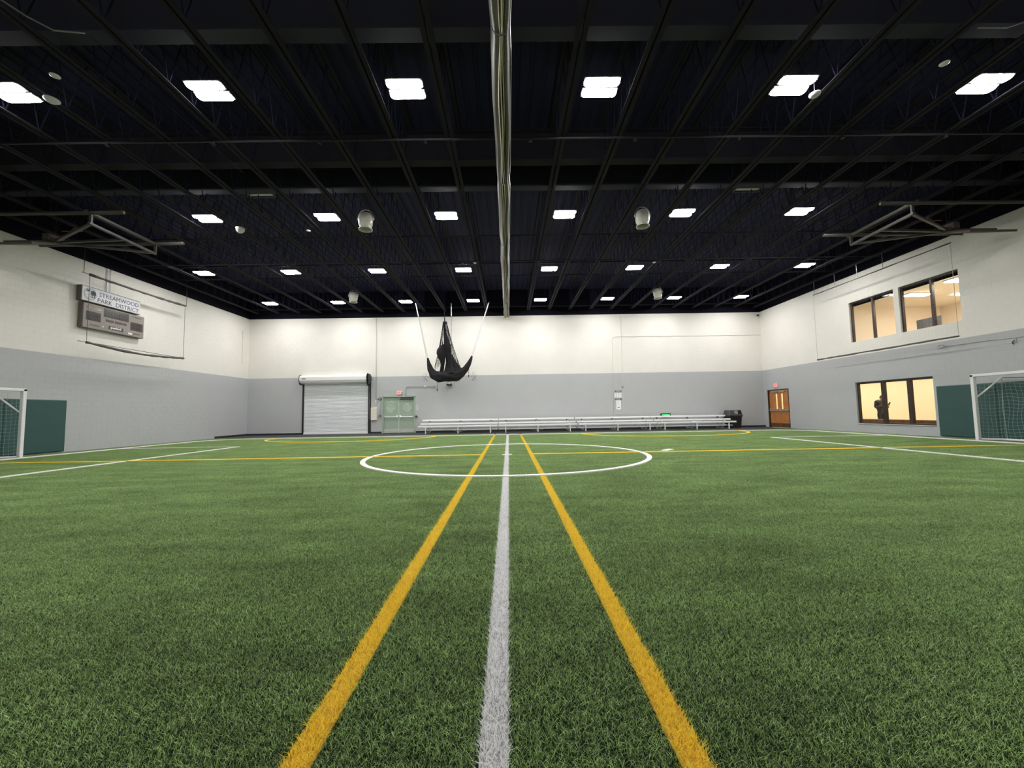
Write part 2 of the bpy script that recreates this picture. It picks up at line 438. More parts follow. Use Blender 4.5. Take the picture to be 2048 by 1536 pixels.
wall_left = wall('wall_left', 0, XL, 1, YF, YB, [], (12.3, 15.86))
wall_right = wall('wall_right', 0, XR, -1, YF, YB, [WLOW, WUP1, WUP2, D2], (12.0, 15.7))
wall_far = wall('wall_far', 1, YB, -1, XL-.2, XR+.2, [D1, D3])
wall_front = wall('wall_front', 1, YF, 1, XL-.2, XR+.2, [])
struct('baseboard_far', G().box(XL, D3[0]-.06, YB-.014, YB, .016, .115).box(-8.36, D1[0]-.06, YB-.014, YB, .016, .115).box(D1[1]+.06, XR, YB-.014, YB, .016, .115), M_rubber)
struct('baseboard_left', G().box(XL, XL+.014, 22.25, YB-.014, .016, .115), M_rubber)

# ------------------------------------------------------------------ ceiling: deck, joists, bridging
g = G(); nx = 105; prof = []
wd = (XR-XL+.4)/nx
for i in range(nx):
    x = XL-.2+i*wd; prof += [(x, ZT), (x+wd*.55, ZT), (x+wd*.6, ZT+.03), (x+wd*.95, ZT+.03)]
prof.append((XR+.2, ZT))
vs = [(x, y, z) for x, z in prof for y in (YF-.2, YB+.2)]
g.add(vs, [(2*i, 2*i+1, 2*i+3, 2*i+2) for i in range(len(prof)-1)])
ceiling = struct('ceiling', g, M_black)
ZJ = 7.45
def joist_mesh():
    g = G()
    for s in (-1, 1):
        g.box(s*.062-.042, s*.062+.042, YF, YB, ZJ, ZJ+.012); x = s*.022
        g.box(x-.006, x+.006, YF, YB, ZJ+.012, ZJ+.075)
        g.box(s*.05-.04, s*.05+.04, YF, YB, ZT-.03, ZT-.018)
    n = 44; L = (YB-YF)/n; g.cur = 1
    for i in range(n):
        y = YF+i*L; g.bar((0, y, ZJ+.04), (0, y+L/2, ZT-.03), .018, .018); g.bar((0, y+L/2, ZT-.03), (0, y+L, ZJ+.04), .018, .018)
    return mesh_of('joist', g, [M_joist, M_web])
jm = joist_mesh()
for k in range(-12, 13):
    o = bpy.data.objects.new('joist', jm); COL.objects.link(o); o.parent = ceiling; o.location = (.035+1.281*k, 0, 0)
for y, zz, r in ((3.2, 7.9, .03), (5.9, 7.62, .025), (11.25, 7.60, .03), (14.5, 7.56, .028), (17.25, 7.56, .024), (19.0, 7.6, .024), (24.3, 7.5, .03)):
    obj('bridging', G().box(XL, XR, y-r, y+r, zz, zz+.05), M_joist, ceiling)
obj('girder', G().box(XL, XR, 10.15, 10.17, 7.62, 8.4).box(XL, XR, 10.02, 10.30, 7.60, 7.625).box(XL, XR, 10.02, 10.30, 8.38, 8.40), M_joist, ceiling)
M_gird = mat('dark girder paint', (.045,.046,.066,1), .7, spec=.15)
obj('girder', G().box(XL, XR, 6.55, 6.57, 7.62, 8.7).box(XL, XR, 6.42, 6.70, 7.60, 7.625), M_gird, ceiling)
obj('girder', G().box(XL, XR, 11.80, 11.82, 7.86, 8.7).box(XL, XR, 11.67, 11.95, 7.84, 7.865), M_gird, ceiling)

# ------------------------------------------------------------------ windows and doors
def wy(a, b2, z0, z1, x0, x1): return (x0, x1, a, b2, z0, z1)
def window(name, O, mull, head, jamb, sill, fx=.115, mw=.11):
    y0, y1, z0, z1 = O; x0, x1 = XR+.075, XR+.075+fx
    g = G(); g.cbox(x0, x1, y0, y1, z1-head, z1, .006)
    if sill: g.cbox(x0-.02, x1, y0, y1, z0, z0+sill, .006)
    W = struct(name, g, M_dkbronze)
    for m in (y0+jamb/2, y1-jamb/2): obj('jamb', G().cbox(x0, x1, m-jamb/2, m+jamb/2, z0+sill, z1-head, .005), M_dkbronze, W)
    for m in mull: obj('mullion', G().cbox(x0, x1, m-mw/2, m+mw/2, z0+sill, z1-head, .005), M_dkbronze, W)
    e = [y0+jamb] + [v for m in sorted(mull) for v in (m-mw/2, m+mw/2)] + [y1-jamb]
    for i in range(0, len(e), 2): obj('pane', G().box(x0+.05, x0+.058, e[i], e[i+1], z0+sill, z1-head), M_glass, W)
    return W
window('window_1', WLOW, [17.07, 15.94], .085, .05, .055, mw=.15)
window('window_2', WUP1, [17.25], .05, .06, 0.0, .10, .085)
window('window_3', WUP2, [14.80], .06, .06, 0.0, .10, .085)
obj('sill', G().cbox(XR-.03, XR+.075, WLOW[0], WLOW[1], WLOW[2]-.03, WLOW[2]+.004, .006), M_grey, bpy.data.objects['window_1'])

# rooms behind the glass
def room(nm, x0, x1, y0, y1, z0, z1, mw, mc):
    q = lambda n, pts, m: struct(n, G().add(pts, [(0,1,2,3)]), m)
    r = q('wall_'+nm+'_back', [(x1,y0,z0),(x1,y1,z0),(x1,y1,z1),(x1,y0,z1)], mw)
    q('wall_'+nm+'_near', [(x0,y0,z0),(x1,y0,z0),(x1,y0,z1),(x0,y0,z1)], mw)
    q('wall_'+nm+'_end', [(x0,y1,z0),(x1,y1,z0),(x1,y1,z1),(x0,y1,z1)], mw)
    q('floor_'+nm, [(x0,y0,z0),(x1,y0,z0),(x1,y1,z0),(x0,y1,z0)], mc)
    q('ceiling_'+nm, [(x0,y0,z1),(x1,y0,z1),(x1,y1,z1),(x0,y1,z1)], mc)
    return r
cw = room('corridor', XR+.206, 18.7, 11.5, 25.4, -.02, 2.9, M_cream, M_roomceil)
obj('wainscot', G().box(18.66, 18.7, 11.5, 25.4, 0, .12), M_dirty, cw)
room('upper_room', XR+.206, 20.2, 11.0, 18.62, 3.6, 5.72, M_peach, M_roomceil)
def area(name, loc, sx, sy, power, col=(1,.91,.76)):
    L = bpy.data.lights.new(name, 'AREA'); L.shape = 'RECTANGLE'; L.size = sx; L.size_y = sy; L.energy = power; L.color = col
    o = bpy.data.objects.new(name, L); COL.objects.link(o); o.location = loc
    return o
area('corridor_light', (17.2, 18.0, 2.85), 1.0, 9.0, ROOM_LOW*.70)
area('corridor_light', (17.3, 23.6, 2.85), 1.2, 2.2, ROOM_LOW*.22)
area('upper_room_fill', (18.0, 15.0, 5.62), 3.0, 4.0, ROOM_UP*4.2, (1,.94,.84))  # unseen fill added to brighten the room beyond its strip lights

# door_1: sage green double doors
g = G(); x0, x1, zt = D1[0], D1[1], D1[3]
g.cbox(x0-.05, x0+.05, YB-.03, YB+.12, .0, zt, .006).cbox(x1-.05, x1+.05, YB-.03, YB+.12, .0, zt, .006).cbox(x0-.05, x1+.05, YB-.03, YB+.12, zt-.05, zt+.03, .006)
door1 = struct('door_1', g, M_green)
xm = (x0+x1)/2
for a, b2, s in ((x0+.052, xm-.02, 1), (xm+.02, x1-.052, -1)):
    lf = obj('leaf', G().cbox(a, b2, YB+.05, YB+.095, .02, zt-.06, .004), M_green, door1)
    obj('kick_plate', G().box(a+.01, b2-.01, YB+.044, YB+.05, .03, .27), M_kick, lf)
    hz = .99; h0, h1 = (a+.05, b2-.03) if s > 0 else (a+.03, b2-.05)
    obj('push_bar', G().cbox(h0, h1, YB-.03, YB+.01, hz-.03, hz+.03, .01).cbox(h0+.01, h0+.07, YB, YB+.05, hz-.035, hz+.035, .006).cbox(h1-.07, h1-.01, YB, YB+.05, hz-.035, hz+.035, .006).cbox((h1-.09 if s > 0 else h0), (h1 if s > 0 else h0+.09), YB-.01, YB+.05, hz-.05, hz+.10, .006), M_alu, lf)
    # stencilled notice: rows of small blurred letters forming an oval block
    g = G(); rl = random.Random(5 if s > 0 else 9); cxm = (a+b2)/2+.04*(-s)
    rows = [(1.93,.26),(1.86,.5),(1.74,.3),(1.66,.52),(1.58,.58),(1.50,.58),(1.43,.46),(1.36,.36),(1.29,.30)] if s > 0 else [(1.80,.2),(1.73,.3),(1.66,.5),(1.58,.56),(1.50,.56),(1.43,.44),(1.36,.3)]
    for z, wd2 in rows:
        x = cxm-wd2/2
        while x < cxm+wd2/2-.02:
            lw = rl.uniform(.012, .024)
            if rl.random() < .86: g.box(x, x+lw, YB+.046, YB+.05, z-.021, z+.021)
            x += lw+.010
    obj('lettering', g, mat('pale stencil paint', S(206,222,208), .7), lf)
obj('mullion', G().cbox(xm-.02, xm+.02, YB+.02, YB+.1, .0, zt-.05, .004), mat('pale green mullion', S(196,214,198), .4), door1)
obj('door_closer', G().cbox(xm-.10, xm+.10, YB-.03, YB+.05, zt-.16, zt-.11, .01), M_steel, door1)
obj('closer_cover', G().cbox(xm+.10, x1-.06, YB-.02, YB+.05, zt-.20, zt-.06, .01), mat('dark green cover', S(64,74,66), .5), door1)

# door_2: varnished oak double doors in the right wall
y0, y1, zt = D2[0], D2[1], D2[3]; g = G()
g.cbox(XR-.01, XR+.14, y0, y0+.05, 0, zt, .005).cbox(XR-.01, XR+.14, y1-.05, y1, 0, zt, .005).cbox(XR-.01, XR+.14, y0, y1, zt-.07, zt, .005)
door2 = struct('door_2', g, M_dkbronze)
ym = (y0+y1)/2
for a, b2, s in ((y0+.055, ym-.006, -1), (ym+.006, y1-.055, 1)):
    # leaf with a slot for the vision strip near the meeting edge
    gy0, gy1 = (b2-.31, b2-.16) if s < 0 else (a+.16, a+.31); gz0, gz1 = 1.08, 1.98
    gg = G(); X0, X1 = XR+.07, XR+.10
    for c0, c1, e0, e1 in ((a, gy0, .02, zt-.08), (gy1, b2, .02, zt-.08), (gy0, gy1, .02, gz0), (gy0, gy1, gz1, zt-.08)): gg.box(X0, X1, c0, c1, e0, e1)
    lf = obj('leaf', gg, M_wood, door2)
    obj('vision_glass', G().box(XR+.08, XR+.086, gy0, gy1, gz0, gz1), M_glass, lf)
    obj('kick_plate', G().box(X0-.005, X0, a+.01, b2-.01, .03, .27), mat('bronze kick plate', S(112,92,70), .4, metal=.5, var=.1, vscale=5), lf)
    obj('push_bar', G().cbox(X0-.08, X0-.04, a+.06, b2-.05, .97, 1.03, .01).cbox(X0-.06, X0, a+.06, a+.13, .96, 1.04, .006).cbox(X0-.06, X0, b2-.14, b2-.05, .95, 1.12, .006), M_steel, lf)
    obj('door_closer', G().cbox(X0-.06, X0, (a if s > 0 else b2)-(.0 if s < 0 else -.1)-(.5 if s < 0 else 0), (a if s > 0 else b2)-(.0 if s < 0 else -.1)+(.0 if s < 0 else .5), zt-.17, zt-.11, .008), M_alud, lf)

# door_3: white rolling shutter
x0, x1 = D3[0], D3[1]; g = G()
gx0, gx1 = x0-.06, x1+.14
g.box(x0-.07, x0+.02, YB-.05, YB+.05, .016, 3.06)
door3 = struct('door_3', g, M_blk)
obj('guide', G().box(x1-.015, x1+.05, YB-.06, YB+.05, .016, 3.1).box(x1+.075, x1+.14, YB-.05, YB, .016, 3.1), M_blk, door3)
g = G(); ns = 40; zt = 3.04; h = zt/ns
for i in range(ns):
    z = .02+i*h
    g.add([(x0,YB+.012,z),(x1,YB+.012,z),(x1,YB-.008,z+h*.3),(x0,YB-.008,z+h*.3),(x1,YB-.008,z+h*.7),(x0,YB-.008,z+h*.7),(x1,YB+.012,z+h),(x0,YB+.012,z+h)],
          [(0,1,2,3),(3,2,4,5),(5,4,6,7)])
obj('slat_curtain', g, mat('white shutter slats', S(226,228,232), .4, var=.02, vscale=1.5), door3)['kind'] = 'stuff'
obj('bottom_bar', G().cbox(x0+.01, x1-.01, YB-.045, YB+.02, .018, .10, .006), M_wpl, door3)
hp = [(YB, 3.58), (YB-.28, 3.58), (YB-.40, 3.46), (YB-.40, 3.26), (YB-.34, 3.13), (YB-.05, 3.05), (YB, 3.05)]
hd = obj('hood', G().poly([(x0-.10, y, z) for y, z in hp], (x1-x0+.09, 0, 0)), M_wpl, door3)
ov = G(); n = 20
ov.poly([(-12.27+.14*math.cos(2*PI*k/n), YB-.404, 3.36+.045*math.sin(2*PI*k/n)) for k in range(n)], (0, .006, 0))
obj('maker_plate', ov, mat('grey oval plate', S(150,146,142), .4), hd)
obj('end_bracket', G().poly([(x0-.125, y, z) for y, z in [(YB, 3.62), (YB-.30, 3.62), (YB-.42, 3.48), (YB-.42, 3.2), (YB-.3, 3.0), (YB, 3.0)]], (.02, 0, 0)), M_blk, door3)
obj('end_bracket', G().poly([(x1-.012, y, z) for y, z in [(YB, 3.66), (YB-.30, 3.66), (YB-.42, 3.5), (YB-.42, 3.2), (YB-.3, 2.96), (YB, 2.9)]], (.022, 0, 0)), M_blk, door3)
obj('chain_hoist', G().cbox(x1+.012, x1+.15, YB-.36, YB-.02, 2.98, 3.62, .05).lathe([(.0,0),(.12,0),(.12,.05),(0,.05)], (x1+.10, YB-.2, 3.05)).cbox(x1+.03, x1+.19, YB-.30, YB-.06, 3.2, 3.5, .03).cbox(x1+.02, x1+.12, YB-.18, YB-.01, 2.62, 2.98, .03), mat('black shutter motor', S(44,43,46), .5), door3)
ch = G()
for xx in (x1+.055, x1+.075):
    for k in range(40): ch.cbox(xx-.007, xx+.007, YB-.09, YB-.075, .9+k*.055, .9+k*.055+.034, .004)
obj('hand_chain', ch, M_steel, door3)

# ------------------------------------------------------------------ ceiling lights
ORD = ['first', 'second', 'third', 'fourth', 'fifth', 'sixth', 'seventh', 'eighth']
def make_light():
    t = local_thing('ceiling_light', 'x', 'light')
    zb = 0.0
    for s in (-1, 1):
        y0, y1 = (-.240, -.030) if s < 0 else (.030, .240); yc = (y0+y1)/2; r = (y1-y0)/2-.006
        obj('housing', G().cbox(-.355, .355, y0, y1, .014, .05, .012), M_hous, t)
        pl = []
        for k in range(9): a = -PI/2+PI*k/8; pl.append((.345-r*.6+r*.6*math.cos(a), yc+r*math.sin(a), 0))
        for k in range(9): a = PI/2+PI*k/8; pl.append((-.345+r*.6+r*.6*math.cos(a), yc+r*math.sin(a), 0))
        obj('panel', G().poly(pl, (0, 0, .015)), M_lamp, t)
    obj('driver_box', G().cbox(-.30, .30, -.05, .05, .05, .12, .01).cbox(-.30, -.24, -.2, .2, .05, .06, .002).cbox(.24, .30, -.2, .2, .05, .06, .002), M_pipe, t)
    for hx in (-.25, .25): obj('hanger', G().tube([(hx, 0, .14), (hx, 0, 1.1)], .006, 5), M_pipe, t)
    return t
light0 = make_light(); index_kids()
ZL = 7.50
ROWS = [(2.54, 6, 'row above the camera'), (7.62, 6, 'row nearest the camera'), (12.80, 6, 'second row from the camera'), (17.82, 8, 'third row from the camera'), (22.85, 8, 'back row by the far wall')]
first = True
for y, n, rn in ROWS:
    for i in range(n):
        x = (i-(n-1)/2)*3.82
        lab = f'bright twin-panel ceiling light, {ORD[i]} from the left in the {rn}'
        if first: light0.location = (x, y, ZL); light0['label'] = lab; light0['group'] = 'ceiling lights'; first = False
        else: copy_tree(light0, (x, y, ZL), lab)

# ------------------------------------------------------------------ rolled divider curtain under the middle joist
t = thing('divider_curtain', 'long grey vinyl divider curtain rolled up and strapped under the ceiling along the middle', 'curtain', (-.03, 0, 0))
straps = [1.9, 5.87, 9.94, 13.84, 18.18, 21.3, 23.2]
def pinch(y): return 1-.13*max(math.exp(-((y-s)/.28)**2) for s in straps)
rnd = random.Random(11)
n = 240; Y0, Y1 = -2.2, 24.7
def roll(name, x0, r0x, r0z, zc, lobes, ph, m, amp, drift=.0, na=28, y1=Y1):
    vs = []; fs = []
    for i in range(n+1):
        y = Y0+(y1-Y0)*i/n; p = pinch(y); s0 = max([s for s in straps if s <= y] or [0]); q = s0*1.7
        cx = -.03+x0*p+(.022*math.exp(-(y-s0)*1.6)*math.cos(s0*2) if drift else 0)+drift*math.sin(y*.9+q)+.012*math.sin(y*2.3+ph)
        for k in range(na):
            a = 2*PI*k/na
            rr_ = 1+amp*math.sin(lobes*a+ph+q+.35*math.sin(y*.8+q))+amp*.5*math.sin((lobes+2)*a-q+y*.5)
            vs.append((cx+r0x*p*rr_*math.cos(a), y, zc+.02*(1-p)+r0z*p*rr_*math.sin(a)))
    for i in range(n):
        for k in range(na): fs.append((i*na+k, i*na+(k+1) % na, (i+1)*na+(k+1) % na, (i+1)*na+k))
    fs += [tuple(range(na)), tuple(n*na+k for k in range(na))[::-1]]
    return obj(name, G().add(vs, fs), m, t, smooth=True)
roll('outer_wrap', -.075, .088, .20, 7.10, 3, .3, M_vinyl, .10)
roll('outer_wrap', .085, .072, .19, 7.11, 3, 1.9, M_vinyl, .10)
roll('inner_fold', -.042, .017, .205, 7.088, 2, .8, M_vinyl2, .12, .010, 14)
roll('inner_fold', -.004, .019, .215, 7.085, 2, 2.2, M_vinyl2, .12, .012, 14)
roll('inner_fold', .032, .013, .20, 7.085, 2, 3.1, M_vinyl2, .12, .010, 14)
for sx in (-1, 1):
    obj('seam', G().tube([(-.03+sx*.158*pinch(y)+(.006*sx), y, 7.08) for y in [Y0+(Y1-Y0)*i/120 for i in range(121)]], .008, 5), M_seam, t)
for s in straps: obj('strap', G().tube([(-.035+.135*math.cos(a), s, 7.11+.20*math.sin(a)) for a in [2*PI*k/20 for k in range(21)]], .012, 5), mat('grey webbing strap', S(110,112,116), .6), t)
obj('support_pipe', G().tube([(-.03, Y0, 7.325), (-.03, Y1, 7.325)], .025, 8), M_pipe, t)

# ------------------------------------------------------------------ ceiling fans (white pots), sensors, vents, conduits
def make_fan():
    f = local_thing('ceiling_fan', 'x', 'fan')
    prof = [(0,.18),(.10,.175),(.17,.14),(.205,.07),(.215,0),(.212,-.12),(.20,-.20),(.175,-.255),(.172,-.28),(.185,-.315),(.205,-.33),(.205,-.35),(.188,-.352),(.16,-.31),(.14,-.22),(.14,-.10),(0,-.10)]
    obj('body', G().lathe(prof, n=28), M_fan, f, smooth=True)
    pts = [(.245*math.cos(a), 0, -.02+.30*math.sin(a)) for a in [PI*k/16 for k in range(17)]]
    g = G()
    for p0, p1 in zip(pts[:-1], pts[1:]): g.bar(p0, p1, .035, .008)
    obj('bracket', g, M_alud, f)
    for s in (-1, 1): obj('knob', G().lathe([(0,.03),(.02,.028),(.026,0),(.02,-.028),(0,-.03)], (s*.232, 0, -.02), 10), M_wpl, f)
    obj('hanger', G().tube([(0, 0, .28), (0, 0, 1.25)], .008, 6), M_pipe, f)
    g = G()
    for k in range(6):
        a = 2*PI*k/6; g.bar((0,0,-.18), (.13*math.cos(a), .13*math.sin(a), -.18), .05, .006)
    obj('blade', g, M_blk, f)
    return f
fan0 = make_fan(); index_kids()
FANS = [(-4.27, 12.15, 7.13, 'left of the curtain in front'), (4.24, 12.25, 7.17, 'right of the curtain in front'), (-7.78, 20.45, 7.19, 'on the left near the far wall'), (7.76, 20.6, 7.21, 'on the right near the far wall')]
for i, (x, y, z, wh) in enumerate(FANS):
    lab = f'white bucket-shaped ceiling fan hanging {wh}'
    if i == 0: fan0.location = (x, y, z); fan0['label'] = lab; fan0['group'] = 'white ceiling fans'
    else: copy_tree(fan0, (x, y, z), lab)
def sensor(x, y, z, r, lab, h=.06):
    t = thing('ceiling_sensor', lab, 'sensor', (x, y, z), 'small white ceiling discs')
    obj('dome', G().lathe([(0,-h),(r*.6,-h*.9),(r,-h*.3),(r,0),(0,0)], (x, y, z), 16), M_wpl, t, smooth=True)
    obj('hanger', G().tube([(x, y, z), (x, y, ZT)], .006, 5), M_pipe, t)
sensor(-8.01, 6.98, 7.3, .075, 'small white disc above and right of the leftmost nearest light', .03)
sensor(-8.67, 7.53, 7.3, .12, 'white dish-shaped disc just right of the leftmost nearest light')
sensor(6.11, 7.57, 7.3, .10, 'white dish-shaped disc right of the fifth nearest light')
sensor(7.94, 6.88, 7.3, .075, 'small white disc above and left of the rightmost nearest light', .03)
sensor(-6.56, 13.27, 7.3, .07, 'small white disc below the second light of the second row', .03)
sensor(6.17, 16.6, 7.3, .07, 'small white disc near the joist right of the sixth third-row light', .04)
sensor(-1.28, 16.4, 7.3, .07, 'small white disc above the fourth light of the third row', .04)
t = thing('ceiling_speaker', 'white bowl-shaped ceiling speaker right of the leftmost second-row light', 'speaker', (-8.7, 13.1, 7.3))
obj('bowl', G().lathe([(0,-.13),(.06,-.125),(.115,-.07),(.14,.03),(.13,.035),(.09,-.04),(0,-.06)], (-8.7, 13.1, 7.3), 18), M_wpl, t, smooth=True)
obj('hanger', G().tube([(-8.7, 13.1, 7.24), (-8.7, 13.1, ZT)], .008, 5), M_pipe, t)
def cond(name, pts, r, lab, m=None, cat='pipe', fit=None, group=None):
    t = thing(name, lab, cat, pts[0], group)
    obj('tube', G().tube(pts, r, 8), m or M_alud, t, smooth=True)
    for p in fit or []: obj('clamp', G().cbox(p[0]-r*2, p[0]+r*2, p[1]-r*2, p[1]+r*2, p[2]-r*2, p[2]+r*2, r*.6), m or M_alud, t)
    return t
M_cond = mat('bare conduit', S(150,150,156), .4, metal=.5)
cond('conduit', [(-8.0, 4.2, 7.4), (-7.44, 5.7, 7.4), (-7.36, 5.98, 7.4), (-7.20, 6.22, 7.4), (-6.76, 6.27, 7.4)], .013, 'bent grey conduit jogging across the ceiling at the top left', M_cond)
cond('conduit', [(-6.755, 6.36, 7.43), (-6.74, 10.2, 7.43)], .006, 'thin straight cable along the joist left of the second nearest light', M_pipe, 'cable')
cond('conduit', [(-7.53, 6.61, 7.43), (-7.526, 9.83, 7.43)], .006, 'thin straight cable along the joist right of the leftmost nearest light', M_pipe, 'cable')
cond('conduit', [(7.88, 6.3, 7.4), (8.38, 6.3, 7.4), (8.55, 6.2, 7.4), (9.3, 5.2, 7.4)], .012, 'bent grey conduit jogging across the ceiling at the top right', M_cond)
for y, z, lab in ((8.95, 7.41, 'thin dark sprinkler pipe crossing the ceiling behind the nearest lights'), (16.55, 7.41, 'thin dark sprinkler pipe crossing the ceiling above the third-row lights')):
    t = cond('sprinkler_pipe', [(XL+.1, y, z), (XR-.1, y, z)], .022 if y < 10 else .018, lab, M_pipe, group='sprinkler pipes')
    for k in range(-6, 7): obj('sprinkler_head', G().lathe([(.02,0),(.02,-.04),(.045,-.05),(.045,-.055),(0,-.055)], (k*2.4+.6, y, z-.02), 8), M_pipe, t)
for x, lab in ((-7.57, 'pale ceiling air register left of the second second-row light'), (7.6, 'pale ceiling air register between the fifth and sixth second-row lights')):
    t = thing('air_register', lab, 'vent', (x, 12.25, 8.0))
    obj('frame', G().cbox(x-.42, x+.42, 12.0, 12.04, 7.98, 8.2, .008).cbox(x-.42, x+.42, 12.40, 12.44, 7.98, 8.2, .008).cbox(x-.42, x-.38, 12.0, 12.44, 7.98, 8.2, .008).cbox(x+.38, x+.42, 12.0, 12.44, 7.98, 8.2, .008), M_gate, t)
    for k in range(4): obj('vane', G().bar((x-.38, 12.08+k*.09, 8.02), (x+.38, 12.08+k*.09, 8.02), .07, .006), M_wpl, t)
    obj('duct', G().cbox(x-.40, x+.40, 12.02, 12.42, 8.2, ZT, .01), M_joist, t)

# ------------------------------------------------------------------ folded basketball backstops
def hoop(sx, lab):
    X = lambda x: sx*x
    t = thing('basketball_backstop', lab, 'backstop', (X(11.75), 12.4, 7.0))
    for y in (11.33, 13.47): obj('mounting_pipe', G().tube([(X(10.83), y, 7.0), (X(15.6), y, 7.0)], .055, 10), M_gate, t, smooth=True)
    obj('mounting_beam', G().bar((X(11.77), 11.2, 7.0), (X(11.77), 13.6, 7.0), .09, .06), M_gate, t)
    for y in (11.35, 13.47): obj('drop_arm', G().bar((X(11.76), y, 7.0), (X(11.76), y, 6.68), .07, .05), M_gate, t)
    obj('cross_tube', G().bar((X(11.76), 11.3, 6.69), (X(11.79), 13.52, 6.67), .08, .06), M_gate, t)
    tip = (X(14.0), 12.42, 6.62)
    for y in (11.35, 12.4, 13.47): obj('boom', G().bar((X(11.76), y, 6.68), tip, .075, .06), M_gate, t)
    obj('brace', G().bar((X(12.6), 11.75, 6.75), (X(13.6), 12.35, 6.72), .05, .05), M_gate, t)
    obj('hinge', G().cbox(min(X(13.75), X(14.0)), max(X(13.75), X(14.0)), 12.1, 12.55, 6.58, 6.80, .03), M_dirty, t)
    # board folded up flat, seen on its edge
    a = Vector((0, 1, .40)).normalized(); nrm = Vector((0, -.40, 1)).normalized(); cc = Vector((X(14.35), 12.25, 6.50))
    P = [cc+Vector((X(u), 0, 0))+a*v for u, v in ((-.60, -.62), (.82, -.62), (.95, -.5), (.95, .62), (-.60, .62))]
    b = obj('board', G().poly(P, nrm*.06), M_dirty, t)
    P2 = [cc+Vector((X(u), 0, 0))+a*v+nrm*.06 for u, v in ((-.5, -.4), (.45, -.4), (.45, .4), (-.5, .4))]
    obj('board_frame', G().poly(P2, nrm*.05), M_gate, b)
    obj('winch_cable', G().tube([(X(13.9), 12.4, 6.75), (X(13.9), 12.4, ZJ)], .008, 5), M_pipe, t)
    ring = [(X(13.3)+.23*math.cos(q), 12.3+.23*math.sin(q)*.93, 6.92+.09*math.sin(q)) for q in [2*PI*k/20 for k in range(21)]]
    obj('rim', G().tube(ring, .01, 6), mat('orange rim', S(120,60,34), .5), t)
hoop(-1, 'grey basketball backstop folded up under the ceiling at the left wall')
hoop(1, 'grey basketball backstop folded up under the ceiling at the right wall')

# ------------------------------------------------------------------ left wall: sign, scoreboard, guard net
xa, ya = (0, 1, 0), (0, 0, 1)
XS = -15.62
t = thing('sign_board', 'white sign with dark capital letters and a round emblem above the scoreboard', 'sign', (XL, 16.1, 5.84))
obj('box', G().cbox(XL, XS-.012, 14.89, 17.30, 5.545, 6.125, .01), M_boardside, t)
face = obj('face', G().cbox(XS-.014, XS, 14.915, 17.275, 5.57, 6.10, .004), M_sign, t)
text_obj('lettering', 'STREAMWOOD', .235, (XS, 15.54, 5.845), xa, ya, face, M_ink, .003, .0, 1.67)
text_obj('lettering', 'PARK  DISTRICT', .235, (XS, 15.49, 5.615), xa, ya, face, M_ink, .003, .0, 1.73)
# emblem: grey-green disc, light ribbon, dark trees over a pale bank
ec = Vector((XS, 15.20, 5.845))
def flat(name, pts, m, par, d=.003): return obj(name, G().poly([(XS, 15.20+u, 5.845+v) for u, v in pts], (d, 0, 0)), m, par)
circ = lambda r, a0=0, a1=360, n=28: [(r*math.cos(math.radians(a0+(a1-a0)*k/n)), r*math.sin(math.radians(a0+(a1-a0)*k/n))) for k in range(n+(a1-a0 < 360))]
flat('emblem', circ(.235), mat('emblem grey', S(160,168,170), .5), face, .003)
flat('emblem_field', circ(.205), mat('emblem pale', S(204,208,212), .5), face, .005)
tree = [(0.02,-.02),(0.02,.10),(.05,.14),(.08,.12),(.10,.16),(.14,.13),(.17,.14),(.20,.08),(.205,-.01),(.17,-.03),(.165,-.08),(.145,-.08),(.14,-.03),(.09,-.03),(.085,-.08),(.065,-.08),(.06,-.03)]
flat('emblem_trees', tree, mat('emblem dark ink', S(44,42,56), .6), face, .008)
flat('emblem_bank', [(.01,-.09),(.20,-.07),(.195,-.12),(.03,-.13)], mat('emblem violet', S(130,128,150), .6), face, .008)
flat('emblem_ribbon', [(-.19,-.02),(-.16,.035),(-.08,.045),(-.02,.02),(-.02,-.02),(-.10,.0),(-.16,-.05)], M_sign, face, .008)
flat('emblem_ribbon', [(-.16,-.09),(-.08,-.06),(-.02,-.09),(-.03,-.13),(-.10,-.10),(-.14,-.14)], M_sign, face, .008)
flat('emblem_leaves', [(-.15,.10),(-.10,.17),(-.06,.13),(-.03,.185),(-.005,.12),(-.06,.085)], mat('emblem dark ink', S(44,42,56), .6), face, .008)
obj('supply_pipe', G().tube([(XL+.03, 15.98, 6.12), (XL+.03, 15.98, ZC)], .014, 6).tube([(XL+.03, 16.12, 6.12), (XL+.03, 16.12, ZC)], .010, 6), M_cond, t)

t = thing('scoreboard', 'taupe electronic scoreboard with dark digit windows below the white sign', 'scoreboard', (XL, 16.25, 5.05))
obj('case', G().cbox(XL, XS-.012, 14.98, 17.51, 4.56, 5.50, .012), M_boardside, t)
face = obj('front_panel', G().cbox(XS-.016, XS, 14.99, 17.50, 4.57, 5.49, .006), M_board, t)
def digits(name, y0, y1, z0, z1, ys):
    p = obj(name, G().cbox(XS-.006, XS+.006, y0, y1, z0, z1, .003), M_dig, t)
    for yc, hh in ys:
        g = G(); zc = (z0+z1)/2; wv = .055
        if hh < 0:
            for s in (-1, 1): g.box(XS+.006, XS+.009, yc-.016, yc+.016, zc+s*.05-.016, zc+s*.05+.016)
            obj('colon', g, M_led0, p); continue
        for s in (-1, 0, 1): g.box(XS+.006, XS+.009, yc-wv, yc+wv, zc+s*hh-.011, zc+s*hh+.011)
        for sy in (-1, 1):
            for s in (-1, 1): g.box(XS+.006, XS+.009, yc+sy*wv-.011, yc+sy*wv+.011, zc+s*hh/2-hh*.38, zc+s*hh/2+hh*.38)
        obj('digit', g, M_led0, p)
digits('score_window', 15.09, 15.64, 4.86, 5.20, [(15.26, .10), (15.48, .10)])
